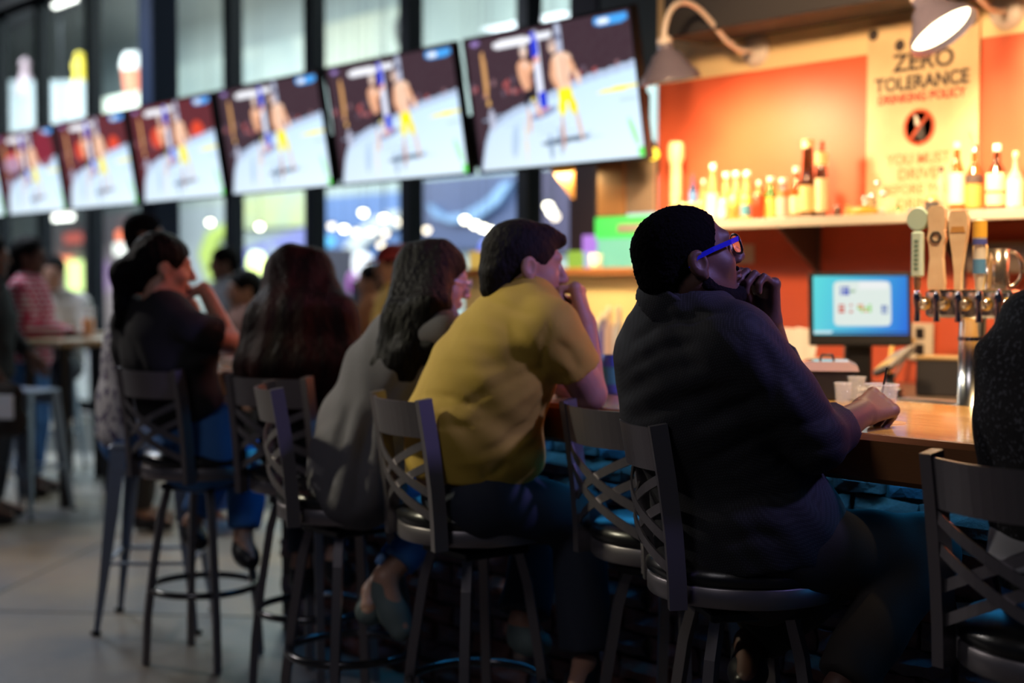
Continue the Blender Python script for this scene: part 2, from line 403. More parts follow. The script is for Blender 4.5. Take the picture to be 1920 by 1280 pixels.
# ------------------------------------------------------------------ glass front with mullions
glass = bpy.data.materials.new('window_glass'); glass.use_nodes = True; nt = glass.node_tree; nt.nodes.clear()
_o = nt.nodes.new('ShaderNodeOutputMaterial'); _m = nt.nodes.new('ShaderNodeMixShader'); _t = nt.nodes.new('ShaderNodeBsdfTransparent'); _g = nt.nodes.new('ShaderNodeBsdfGlossy'); _f = nt.nodes.new('ShaderNodeValue')
_t.inputs[0].default_value = (.93, .97, .96, 1); _g.inputs['Roughness'].default_value = .03; _f.outputs[0].default_value = .05
nt.links.new(_f.outputs[0], _m.inputs[0]); nt.links.new(_t.outputs[0], _m.inputs[1]); nt.links.new(_g.outputs[0], _m.inputs[2]); nt.links.new(_m.outputs[0], _o.inputs[0])
GY = 6.4
mx = [on_y(p, 500, GY)[0] for p in (-85, 8, 85, 180, 296, 440, 592, 772, 992)] + [-6.03, -4.7]
frame_mat = M('mullion_navy', (.010, .013, .022), .45, .2)
for i in range(len(mx) - 1):
    w = B().box((mx[i] - .06, GY - .07, 0), (mx[i] + .06, GY + .07, 4.6), .004)
    w.box((mx[i] + .06, GY - .05, 0), (mx[i + 1] - .06, GY + .05, .12)).box((mx[i] + .06, GY - .05, 4.48), (mx[i + 1] - .06, GY + .05, 4.6))
    o = w.build('window_%d' % (i + 1), frame_mat); tag(o, 'tall fixed window bay with dark mullion', kind='structure')
    B().box((mx[i] + .05, GY - .006, .11), (mx[i + 1] - .05, GY + .006, 4.49)).build('pane', glass, o)
cx = on_y(297, 500, 4.95)[0]
o = B().box((cx - .11, 4.86, 0), (cx + .11, 5.08, 4.75), .01).build('trim_2', M('column_navy', (.018, .035, .085), .5)); tag(o, 'dark blue steel column behind the hanging screens', kind='structure')
o = B().box((-13.6, 4.80, 2.02), (X0 + .02, 4.88, 2.30), .006).build('trim_3', black_metal); tag(o, 'dark rail carrying the hanging screens', kind='structure')
dx = on_y(1092, 400, 5.6)[0]
o = B().box((dx - .12, 5.6, 0), (dx + .12, 5.85, 4.75), .01).build('trim_4', M('column_plum', (.028, .020, .045), .6)); tag(o, 'dark plum column beside the service wall', kind='structure')

bxx = on_y(1125, 20, 5.3)[0]
o = B().box((bxx, 5.3, 2.45), (X0 + .1, 5.4, 4.75)).build('trim_5', M('dim_glass_teal', (.035, .05, .055), .5)); tag(o, 'dark panel added for dim window glass above the service wall', kind='structure')  # added panel that darkens the bright hall behind, where the glass is dim
# ------------------------------------------------------------------ hall beyond the glass
HY = 14.5
hall_wall = M('hall_wall', (.46, .53, .50), .7, var=(.35, (.30, .37, .38), .3, .7), bump=(3, .2, .02))
o = B().box((-50, HY, 0), (4, HY + .2, 8)).build('wall_hall', hall_wall); tag(o, 'pale grey green far wall of the hall', kind='structure')
o = B().box((-50, 6.5, 8), (4, HY + .2, 8.2)).build('ceiling_hall', M('hall_ceiling', (.25, .28, .30), .8)); tag(o, 'grey ceiling of the hall beyond the glass', kind='structure')
o = B().box((-50.2, 6.5, 0), (-50, HY, 8)).build('wall_hall_end', hall_wall); tag(o, 'far end wall of the hall', kind='structure')
def panel(px0, py0, px1, py1, Y, color, name, label, cat, top=None, e=0.0, depth=.115, poly=None, kind=None, var=None, zmin=None, ztop=None):
    "upright board of its own depth standing at distance Y, spanning the given view"
    a, b = on_y(px0, py1, Y), on_y(px1, py0, Y)
    if zmin is not None: a[2] = zmin
    if ztop is not None: b[2] = ztop
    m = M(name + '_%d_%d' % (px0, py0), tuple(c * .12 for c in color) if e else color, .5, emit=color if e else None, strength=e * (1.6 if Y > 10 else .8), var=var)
    pl = poly or [(0, 0), (1, 0), (1, 1), (0, 1)]
    o = B().prism([(a[0] + (b[0] - a[0]) * x, a[2] + (b[2] - a[2]) * y) for x, y in pl], (0, Y, 0), (1, 0, 0), (0, 0, 1), (0, depth, 0)).build(name, m)
    tag(o, label, cat, kind=kind); return o
arc = [(0, 0), (.12, .35), (.3, .66), (.52, .88), (.75, .98), (1, 1), (1, .72), (.78, .70), (.58, .58), (.4, .38), (.28, 0)]
panel(600, 358, 770, 500, 14.38, (.10, .20, .46), 'mural_board', 'deep blue mural board on hall wall between two mullions', 'mural')
panel(625, 392, 765, 505, 14.26, (.62, .66, .68), 'mural_arch', 'pale grey arch curving over the blue mural', 'arch', poly=arc)
panel(785, 322, 985, 470, 14.38, (.06, .085, .19), 'mural_board', 'dark navy mural board right of the blue one', 'mural')
panel(800, 340, 960, 420, 14.26, (.20, .34, .58), 'mural_wave', 'light blue wave shape on the navy mural', 'mural', poly=[(0, .55), (.2, .2), (.45, .25), (.7, .55), (.9, 1), (1, 1), (.85, .45), (.6, .05), (.3, 0), (.08, .2)])
panel(1000, 310, 1100, 475, 14.38, (.055, .045, .10), 'mural_board', 'dark violet mural board right of the last mullion', 'mural')
panel(452, 358, 584, 430, 14.38, (.50, .56, .26), 'mural_board', 'yellow green mural board near the hall lamps', 'mural', var=(1.2, (.38, .48, .36)))
panel(455, 420, 588, 500, 14.26, (.20, .22, .52), 'mural_board', 'violet blue slanted mural board under the yellow green one', 'mural', poly=[(0, 0), (1, 0), (1, 1), (0, .45)])
panel(330, 385, 434, 530, 14.38, (.40, .46, .50), 'mural_board', 'grey blue mural board with lime crescent', 'mural')
panel(372, 410, 436, 525, 14.26, (.50, .66, .16), 'mural_crescent', 'lime green crescent on the grey blue mural', 'mural', poly=[(.25, 0), (0, .45), (.25, .8), (1, 1), (1, .88), (.55, .65), (.4, .35), (.55, 0)])
panel(196, 395, 268, 530, 14.38, (.50, .44, .46), 'stall_wall', 'pinkish beige stall wall seen past the standing man', 'stall', zmin=-.03)
panel(96, 420, 172, 478, 14.38, (.46, .44, .46), 'stall_wall', 'pale stall wall under the round light bar', 'stall', zmin=-.03)
panel(120, 436, 172, 455, 14.26, (.75, .16, .13), 'sign_board', 'small red sign board on pale stall wall', 'sign', e=.5)
panel(218, 430, 268, 451, 14.26, (.90, .20, .10), 'sign_board', 'bright red lit sign left of the standing man', 'sign', e=1.3)
panel(214, 454, 262, 478, 14.26, (.95, .95, .90), 'sign_board', 'white lit sign below the bright red one', 'sign', e=1.1)
panel(100, 482, 128, 505, 14.26, (.95, .25, .12), 'sign_board', 'orange lit sign beside the lime light box', 'sign', e=1.2)
panel(126, 488, 176, 545, 14.26, (.75, .95, .35), 'light_box', 'lime yellow glowing light box in the far hall', 'light box', e=1.2)
panel(177, 490, 186, 545, 14.26, (.35, .06, .80), 'light_box', 'narrow violet glowing strip beside lime light box', 'light box', e=1.4)
panel(-10, 150, 160, 400, 12.0, (.50, .56, .58), 'corrugated_partition', 'pale corrugated partition behind the far left windows', 'partition')
panel(168, 165, 282, 260, 12.4, (.62, .68, .58), 'corrugated_partition', 'pale green partition under the red and white drum', 'partition')
panel(300, 60, 590, 300, 14.40, (.42, .52, .50), 'ceiling_baffle', 'pale green wall panel high above the hanging screens', 'panel', var=(.8, (.60, .68, .60)))
panel(610, 8, 760, 130, 14.40, (.52, .58, .50), 'ceiling_baffle', 'pale cream wall panel left of the bright high lamp', 'panel', var=(.8, (.62, .66, .52)))
for k in range(34):     # ribs of the corrugated partition
    a = on_y(-8 + k * 5, 152, 12.0)
    o = B().box((a[0], 11.96, on_y(0, 400, 12.0)[2]), (a[0] + .07, 12.0, a[2])).build('rib', M('rib_grey', (.40, .46, .48), .5), bpy.data.objects['corrugated_partition'])
for ob, pxs, Y in (('corrugated_partition', (-6, 84, 154), 12.0), ('corrugated_partition.001', (174, 276), 12.4)):
    for q in pxs: B().box((on_y(q, 300, Y)[0] - .05, Y + .01, -.03), (on_y(q, 300, Y)[0] + .05, Y + .11, on_y(q, 240, Y)[2])).build('post', black_metal, bpy.data.objects[ob])
def on_top(px, py0, py1, Y, name, label, cat, parts):
    a, b = on_y(px, py1, Y), on_y(px, py0, Y); a[2] = on_y(160, 150, 12.0)[2] if px < 200 else on_y(282, 165, 12.4)[2]; e = empty(name, (a[0], Y, a[2])); tag(e, label, cat); h = b[2] - a[2]
    for nm, prof, mt in parts: B().lathe([(r * h, z * h) for r, z in prof], n=20).build(nm, mt, e)
on_top(150, 98, 150, 12.06, 'yellow_figure', 'small yellow figure standing on the corrugated partition', 'figurine', [
    ('body', [(.22, 0), (.24, .1), (.16, .3), (.24, .5), (.2, .68), (.08, .74)], M('toy_yellow', (.80, .62, .05), .5)), ('head', [(.02, .72), (.13, .78), (.15, .88), (.1, .98), (.01, 1)], M('toy_yellow'))])
on_top(48, 108, 150, 12.06, 'grey_figure', 'small grey pink figure standing far left on partition', 'figurine', [
    ('body', [(.2, 0), (.2, .3), (.12, .6), (.06, .7)], M('toy_pink', (.42, .30, .33), .5)), ('head', [(.02, .68), (.12, .76), (.13, .88), (.02, 1)], M('toy_pink'))])
on_top(255, 97, 165, 12.46, 'drum_sign', 'giant red and white drum standing behind the blue column', 'drum', [
    ('bucket', [(.27, 0), (.33, .55)], M('drum_red', (.75, .22, .12), .5)), ('lid', [(.36, .55), (.36, .68), (.28, .95), (.02, 1)], M('drum_white', (.85, .85, .80), .5))])
# small lamps of the hall, far away
lamp_glow = glow('hall_bulb_glow', (1.0, .88, .66), 14); lamp_white = glow('hall_tube_glow', (1.0, .98, .92), 5); lamp_dim = glow('hall_bulb_dim', (1.0, .80, .60), 5)
hp = [(394, 416, 1), (487, 424, 1), (622, 423, 0), (645, 428, 1), (667, 434, 0), (681, 398, 1), (720, 408, 1), (722, 437, 0), (749, 415, 0), (695, 434, 0), (714, 458, 0), (872, 411, 1), (890, 420, 1), (905, 426, 1), (918, 431, 1), (1028, 385, 1), (1034, 396, 1), (1041, 405, 0), (800, 430, 0)]
hl = ['warm round hall lamp right of the standing man', 'warm round hall lamp above the long haired woman', 'leftmost faint lamp of the cluster under the third screen', 'second lamp of the row under the third screen', 'faint third lamp of the row under the third screen', 'upper left bright lamp under the second screen', 'upper right bright lamp under the second screen', 'faint lamp just below the upper right bright lamp', 'pale faint lamp touching the mullion under the second screen', 'faint brown lamp between the two bright lamps', 'lowest faint lamp under the second screen', 'first lamp of the slanting row above the yellow shirt man', 'second lamp of the slanting row above yellow shirt man', 'third lamp of the slanting row above yellow shirt man', 'fourth lamp of the slanting row above yellow shirt man', 'top lamp of the three under the nearest screen', 'middle lamp of the three under the nearest screen', 'lowest faint lamp of the three under the nearest screen', 'large faint lamp right of the mullion under second screen']
for i, (px, py, st) in enumerate(hp):
    p = on_y(px, py, 12.3 + .03 * (i % 5)); e = empty('hall_pendant', (p[0], p[1], p[2]))
    tag(e, hl[i], 'lamp', 'small round lamps glowing in the hall')
    B().lathe([(.006, .05), (.006, 8.0 - p[2])], n=6).build('cord', black_metal, e)
    B().lathe([(.02, .06), (.05, .045), (.055, .02)], n=12).build('cap', black_metal, e)
    B().lathe([(.005, -.05), (.035, -.035), (.048, 0), (.038, .025), (.01, .04)], n=12).build('bulb', lamp_glow if st else lamp_dim, e)
for px, py, lab in ((118, 408, 'white oval light bar hanging below the leftmost screens'), (122, 3, 'white oval light bar at the top left edge')):
    p = on_y(px, py, 11.0 if py > 50 else 9.6); e = empty('tube_light', p); tag(e, lab, 'lamp')
    B().box((-.42, -.06, .04), (.42, .06, .09), .01).build('housing', white_paint, e); B().tube([(-.40, 0, 0), (.40, 0, 0)], .045, 10).build('tube', lamp_white, e)
    B().beam((0, 0, .09), (0, 0, 8 - p[2]), .02, .02).build('rod', black_metal, e)
p = on_y(766, 62, 13.0); e = empty('flood_lamp', p); tag(e, 'bright flood lamp high behind the mullion between two screens', 'lamp')
B().lathe([(.30, -.03), (.30, .05), (.12, .12), (.02, .13)], n=20, axis=(0, -1, -.3)).build('housing', black_metal, e); B().beam((0, .05, .1), (0, .05, 8 - p[2]), .03, .03).build('rod', black_metal, e); B().lathe([(.01, -.10), (.2, -.08), (.28, -.03)], n=20, axis=(0, -1, -.3)).build('lens', glow('flood_glow', (.95, 1.0, .78), 5), e)
light('flood_lamp_light', 'POINT', (p[0], p[1] - .5, p[2]), 90, (.95, 1, .8), size=.3)
# glowing game machines low in the hall
gm = [(470, 493, 20, (.85, 1, .35), 3.0, 'lime'), (463, 528, 22, (.45, .25, 1), 1.4, 'violet'), (491, 545, 16, (.10, .45, 1), 2.0, 'azure'), (512, 500, 14, (.70, .45, .9), .9, 'mauve'),
      (640, 492, 18, (.65, .55, 1), 1.5, 'lavender'), (668, 495, 18, (.9, .9, 1), 1.8, 'white'), (678, 508, 10, (1, .16, .05), 2.6, 'scarlet'), (658, 530, 22, (.55, .15, .65), .9, 'magenta'), (606, 452, 10, (.12, .55, 1), 1.6, 'sky blue'), (530, 480, 12, (.6, .3, .8), .9, 'purple'), (905, 470, 15, (.15, .2, 1), 1.2, 'cobalt'), (500, 470, 12, (.5, .6, .9), .8, 'pale blue')]
for gi, (px, py, r, c, e_, nm) in enumerate(gm):
    gy = 9.6 + .75 * (gi % 5); p = on_y(px, py, gy); w = r * 13 / FPX * 1.6; e = empty('game_machine', (p[0], gy, -.03)); tag(e, 'arcade machine with a %s glowing head in the hall' % nm, 'game machine', 'arcade machines in the hall')
    B().box((-w, 0, 0), (w, .5, p[2] - w), .02).build('cabinet', M('cabinet_dark', (.05, .045, .07), .4), e)
    B().lathe([(w * .85, -.06), (w, -.03), (w, .06), (w * .6, .1)], c=(0, .1, p[2] + .03), n=20, axis=(0, -1, 0)).build('sign_disc', glow('game_' + nm, c, e_), e)

# ------------------------------------------------------------------ service wall left of the red wall
sx0 = on_y(870, 500, 5.25)[0]
o = empty('service_wall', ((sx0 + X0) / 2, 5.25, 0)); tag(o, 'beige lit half wall with wooden cap behind the yellow shirt man', 'half wall'); hw = (X0 - sx0) / 2
B().box((-hw, 0, 0), (hw, .12, 1.44)).build('panel', M('beige_panel', (.70, .55, .28), .6), o)
B().box((-hw, -.06, 1.44), (hw, .2, 1.48), .006).build('cap', M('cap_wood', (.34, .13, .05), .4), o)
B().box((-hw, -.50, .98), (hw, 0, 1.02), .006).build('work_shelf', steel, o)
light('service_wall_lamp', 'AREA', ((sx0 + X0) / 2 + .3, 4.85, 1.95), 16, (1.0, .72, .34), ((sx0 + X0) / 2 + .3, 5.25, 1.1), .5, .1)
CZ = 1.4805
panel(1120, 443, 1212, 492, 5.33, (.25, .72, .48), 'menu_screen', 'pale teal lit menu board under the green one', 'sign', e=.9, depth=.05, zmin=CZ)
panel(1116, 403, 1216, 442, 5.33, (.08, .85, .12), 'menu_screen', 'bright green lit menu board above the service wall', 'sign', e=1.0, depth=.05, zmin=on_y(1166, 443, 5.33)[2] - .012)
panel(1095, 472, 1119, 498, 5.33, (.45, .55, .90), 'menu_screen', 'small pale blue lit board under the violet one', 'sign', e=.9, depth=.05, zmin=CZ)
panel(1092, 440, 1117, 472, 5.33, (.45, .22, .85), 'menu_screen', 'small violet lit board beside the teal menu', 'sign', e=.9, depth=.05, zmin=on_y(1107, 472, 5.33)[2] - .004)
panel(1064, 470, 1091, 497, 5.33, (.35, .60, .08), 'menu_screen', 'small lime lit board left of the violet one', 'sign', e=.8, depth=.05, zmin=CZ)
panel(880, 470, 925, 510, 5.33, (.85, .55, .12), 'menu_screen', 'amber lit board between the woman and the yellow shirt man', 'sign', e=.7, depth=.05, zmin=CZ)
panel(1120, 316, 1170, 405, 4.86, (.42, .20, .07), 'wall_hanging', 'brown upright panel hanging right of the plum column', 'panel', depth=.02, ztop=2.06)
panel(1174, 330, 1226, 400, 4.86, (.28, .20, .14), 'wall_hanging', 'dull brown panel next to the red wall edge', 'panel', depth=.02, ztop=2.06)
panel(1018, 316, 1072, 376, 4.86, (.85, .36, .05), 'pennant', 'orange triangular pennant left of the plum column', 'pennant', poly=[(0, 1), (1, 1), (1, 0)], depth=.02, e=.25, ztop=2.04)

# ------------------------------------------------------------------ bar
BX0, BX1 = -5.35, 1.4
bar = empty('bar_counter', ((BX0 + BX1) / 2, 2.65, 0)); tag(bar, 'long wooden bar counter with brick front and varnished golden top', 'bar counter'); ox = (BX0 + BX1) / 2
B().box((BX0 - ox, .03, 1.025), (BX1 - ox, .84, 1.07), .008).build('bar_top', wood_bar, bar)
B().box((BX0 - ox, 0, .965), (BX1 - ox, .045, 1.073), .012).build('front_edge', wood_fascia, bar)
B().box((BX0 - ox, .84, 1.01), (BX1 - ox, 1.12, 1.045), .004).build('steel_ledge', steel, bar)
B().box((BX0 - ox, .045, .985), (BX1 - ox, .84, 1.025)).build('support_board', M('under_board', (.03, .02, .02), .7), bar)
wf = B().box((-4.98, 3.0, 0), (BX1, 3.2, .96)).build('wall_bar', mortar); tag(wf, 'brick front wall under the bar counter lit in blue', kind='structure')
bv = []
for k in range(6):
    q = random.Random(k); b = B(); W, Hh, D = .192 - q.random() * .008, .058 + q.random() * .004, .045
    n = 4; pts = {}
    v = []; f = []
    for j in range(3):
        for i in range(n + 1):
            x = -W / 2 + W * i / n + q.uniform(-.006, .006); z = -Hh / 2 + Hh * j / 2 + q.uniform(-.005, .005); edge = i in (0, n) or j in (0, 2)
            v.append((x, (-.004 if edge else -.016) + q.uniform(-.008, .006), z))
    for j in range(2):
        for i in range(n): f.append((j * (n + 1) + i, j * (n + 1) + i + 1, (j + 1) * (n + 1) + i + 1, (j + 1) * (n + 1) + i))
    ring = list(range(n + 1)) + [n + (n + 1) * j for j in (1, 2)] + [2 * (n + 1) + i for i in range(n - 1, -1, -1)] + [n + 1]
    m0 = len(v); v += [(v[i][0], D, v[i][2]) for i in ring]
    for a in range(len(ring)): f.append((ring[(a + 1) % len(ring)], ring[a], m0 + a, m0 + (a + 1) % len(ring)))
    b.add(v, f); bv.append(b.mesh('brick', brick_mats[k % 3]))
for r_ in range(13):
    for i in range(22):
        x = -4.86 + i * .206 + (.103 if r_ % 2 else 0); o = link_mesh('brick', bv[rnd.randrange(6)], wf)
        o.location = (x, 2.985 + rnd.uniform(-.012, .008), .045 + r_ * .0725); o.rotation_euler = (0, rnd.uniform(-.02, .02), rnd.uniform(-.02, .02))
led = B().box((BX0 - ox, .285, .972), (BX1 - ox, .298, .984)).build('led_strip', glow('led_blue', (.04, .42, .95), 3.0), bar)
l = light('led_strip_light', 'AREA', (-1.95, 2.943, .966), 4.5, (.04, .42, .95), (-1.95, 2.943, 0), 6.0, .012)

# back counter
bc = empty('back_counter', (-1.6, 4.6, 0)); tag(bc, 'steel topped back counter under the bottle shelf', 'counter')
B().box((-2.9, -.33, 0), (2.6, .345, .96)).build('cabinet', M('cabinet_black', (.025, .02, .02), .5), bc); B().box((-2.92, -.37, .96), (2.6, .345, 1.0), .005).build('worktop', M('dark_laminate', (.10, .07, .05), .3), bc)
sh = empty('bottle_shelf', (-1.2, 4.95, 1.668)); tag(sh, 'long pale shelf with metal edge carrying the bottles', 'shelf'); sl_ = X0 + .04
B().box((sl_ + 1.2, -.30, -.022), (3.2, -.002, 0), .003).build('board', M('shelf_board', (.72, .58, .36), .35), sh)
B().box((sl_ + 1.2, -.312, -.034), (3.2, -.30, .004), .002).build('metal_edge', M('shelf_edge', (.62, .56, .46), .35, .3), sh)
for px in (1527, 1800):
    bx = on_y(px, 450, 4.92)[0] + 1.2
    B().box((bx - .012, -.012, -.30), (bx + .012, -.002, -.022)).build('bracket_rail', M('bracket_grey', (.20, .19, .19), .4, .6), sh)
    B().prism([(-.29, -.024), (-.012, -.024), (-.012, -.22)], (bx - .008, 0, 0), (0, 1, 0), (0, 0, 1), (.016, 0, 0)).build('bracket', M('bracket_dark', (.10, .07, .06), .5, .3), sh)
# ------------------------------------------------------------------ hanging screens
def blob(img, u, v, ru, rv, c, p=2.0, a=1.0, rot=0.0):
    H, W, _ = img.shape; U, V = np.meshgrid(np.linspace(0, 1, W), np.linspace(0, 1, H)); asp = W / H
    du, dv = (U - u) * asp, V - v; cr, sr = math.cos(rot), math.sin(rot); x, y = du * cr + dv * sr, -du * sr + dv * cr
    m = np.clip(1.25 - (np.abs(x / (ru * asp)) ** p + np.abs(y / rv) ** p), 0, 1)[..., None]; m = np.clip(m * 4, 0, 1) * a
    img[:] = img * (1 - m) + np.array(c) * m
def fight_image(var):
    W, H = 144, 82; q = np.random.RandomState(11); U, V = np.meshgrid(np.linspace(0, 1, W), np.linspace(0, 1, H))
    img = np.zeros((H, W, 3)); img[:] = (.045, .022, .032) if var < 2 else (.11, .018, .025)
    img += (q.rand(H, W, 1) * .012)
    for k in range(44): blob(img, q.rand(), .34 + .1 * q.rand(), .012, .022, [(.45, .10, .10), (.30, .16, .18), (.14, .10, .14)][k % 3], a=.8)
    if var >= 2:
        for u in ((.80, .30) if var == 2 else (.18, .25)): blob(img, u, .34, .07, .10, (.75, .07, .03), a=.9)
    edge = np.interp(U[0], [0, .05, .10, .25, .45, .7, 1], [1.0, .78, .66, .56, .49, .40, .34])
    fl_ = (V > edge[None])[..., None]
    canvas = np.stack([.44 + .28 * V, .68 + .18 * V, .94 + .04 * V], -1); canvas *= (.86 + .16 * U[..., None])
    img = np.where(fl_, canvas, img)
    band = ((V > edge[None]) & (V < edge[None] + .05))[..., None]; img = np.where(band, np.array((.42, .52, .70)), img)
    for k in range(9): blob(img, .15 + .04 * k * 1.7 % .9, .60 + .03 * k % .3, .10, .008, (.45, .58, .80), rot=-.12, a=.6)
    blob(img, .25, .80, .022, .12, (.30, .42, .62), rot=.25, a=.55); blob(img, .32, .82, .006, .16, (.95, .62, .25), rot=.1, a=.7)
    blob(img, .45, .62, .08, .028, (.16, .18, .36), rot=-.2, a=.8); blob(img, .44, .60, .05, .012, (.75, .20, .25), rot=-.2, a=.7)
    blob(img, .56, .83, .14, .022, (.06, .08, .12), rot=-.05, a=.85); blob(img, .47, .87, .015, .09, (.20, .28, .42), a=.7); blob(img, .53, .84, .01, .1, (.2, .28, .42), a=.6)
    blob(img, .89, .52, .11, .016, (.95, .80, .10), rot=-.06); blob(img, .94, .60, .05, .012, (.45, .58, .72), a=.6)
    blob(img, .95, .82, .012, .10, (.35, .85, .35), rot=-.35); blob(img, .985, .965, .02, .035, (.15, .85, .12))
    blob(img, .445, .30, .020, .27, (.72, .75, .90), p=6); blob(img, .435, .12, .020, .09, (.02, .04, .62), p=5); blob(img, .455, .52, .022, .06, (.02, .04, .60), p=5); blob(img, .44, .23, .018, .02, (.85, .35, .25))
    blob(img, .585, .13, .018, .13, (.45, .50, .66), p=5, a=.9); blob(img, .585, .10, .012, .02, (.05, .06, .15))
    sk, sk2, sd = (.78, .40, .24), (.88, .58, .42), (.50, .20, .12)
    # far fighter, facing, hands up
    blob(img, .355, .66, .011, .09, (.74, .46, .36)); blob(img, .415, .58, .011, .07, (.74, .46, .36), rot=-.45); blob(img, .375, .47, .032, .04, (.02, .015, .02)); blob(img, .352, .52, .016, .03, (.02, .015, .02)); blob(img, .40, .50, .018, .035, (.02, .015, .02)); blob(img, .395, .515, .014, .012, (.75, .60, .10))
    blob(img, .358, .27, .040, .055, sk); blob(img, .366, .36, .030, .075, sk); blob(img, .385, .36, .012, .06, sd, a=.7); blob(img, .335, .33, .013, .07, sk, rot=-.2); blob(img, .395, .29, .014, .055, sk, rot=.9); blob(img, .368, .255, .012, .02, (.85, .62, .50)); blob(img, .365, .155, .021, .042, (.80, .56, .46)); blob(img, .365, .13, .020, .02, (.62, .55, .52))
    # near fighter, seen from behind
    blob(img, .552, .78, .010, .13, (.58, .32, .25), rot=.10); blob(img, .652, .73, .010, .12, (.70, .46, .38), rot=-.18)
    blob(img, .590, .26, .056, .050, sk2); blob(img, .588, .34, .044, .075, sk2); blob(img, .592, .43, .036, .05, sk2); blob(img, .598, .34, .006, .11, sd, a=.55); blob(img, .533, .33, .015, .085, sk, rot=.12); blob(img, .545, .42, .014, .05, sk, rot=-.5); blob(img, .648, .32, .014, .075, sk, rot=-.45); blob(img, .675, .40, .012, .05, sk2, rot=-.3)
    blob(img, .545, .155, .023, .048, (.72, .50, .40)); blob(img, .545, .13, .022, .025, (.40, .30, .28))
    blob(img, .592, .51, .042, .05, (.90, .78, .02), p=3); blob(img, .566, .59, .022, .065, (.90, .78, .02), rot=.12); blob(img, .628, .59, .022, .065, (.85, .72, .02), rot=-.2)
    blob(img, .30, .075, .12, .026, (.85, .86, .92), p=5); blob(img, .50, .065, .05, .022, (.80, .82, .90), p=5); blob(img, .89, .045, .09, .030, (.06, .35, .85), p=5); blob(img, .85, .05, .035, .016, (.85, .9, 1))
    blob(img, .10, .28, .012, .17, (.62, .32, .12), p=5); blob(img, .105, .49, .012, .02, (.80, .45, .15)); blob(img, .115, .62, .02, .08, (.50, .52, .66), a=.8); blob(img, .06, .035, .03, .015, (.3, .2, .5))
    if var == 3:
        for k, c in enumerate(((.9, .75, .35), (.85, .55, .75), (.55, .85, .35), (.95, .9, .8))): blob(img, .25 + .2 * k, .25 + .06 * (k % 2), .12, .17, c, a=.8)
    if var == 4: blob(img, .22, .38, .14, .10, (.35, .28, .42), a=.8); blob(img, .8, .25, .14, .2, (.22, .02, .04), a=.9)
    return np.clip(img, 0, 1)
screen_mat = vcol_mat('screen_picture', 1.0, .25)
TW, TH = 1.215, .695
screens = [picture_mesh('screen', fight_image(v), TW - .03, TH - .03, screen_mat) for v in (0, 1, 2, 3, 4)]
bezel = B()
for lo, hi in (((-TW / 2, -.012, -TH / 2), (TW / 2, .035, -TH / 2 + .014)), ((-TW / 2, -.012, TH / 2 - .012), (TW / 2, .035, TH / 2)), ((-TW / 2, -.012, -TH / 2 + .014), (-TW / 2 + .012, .035, TH / 2 - .012)), ((TW / 2 - .012, -.012, -TH / 2 + .014), (TW / 2, .035, TH / 2 - .012)), ((-TW / 2 + .012, 0, -TH / 2 + .014), (TW / 2 - .012, .035, TH / 2 - .012))): bezel.box(lo, hi)
bezel = bezel.mesh('bezel', plastic_black)
tvb = B().box((-.22, .03, -.27), (.22, .215, -.06), .01).mesh('wall_plate', black_metal)
tvl = ['nearest and largest hanging screen showing a cage fight, beside the red wall', 'second hanging screen from the red wall, above the yellow shirt man', 'third hanging screen from the red wall, above the long haired woman',
       'fourth hanging screen from the red wall, with a red glow behind fighters', 'fifth hanging screen from the red wall, in front of blue column', 'second hanging screen from left edge, with purple crowd', 'leftmost hanging screen, cut off by the picture edge']
for i, (sv, lab) in enumerate(zip((0, 0, 0, 2, 2, 4, 3), tvl)):
    e = empty('hanging_screen', (-5.168 - 1.297 * i, 4.635, 2.308)); e.rotation_euler = (R(9.5), 0, 0); tag(e, lab, 'television', 'row of hanging screens')
    link_mesh('bezel', bezel, e); o = link_mesh('screen', screens[sv], e); o.location = (0, -.004, .001); link_mesh('wall_plate', tvb, e)

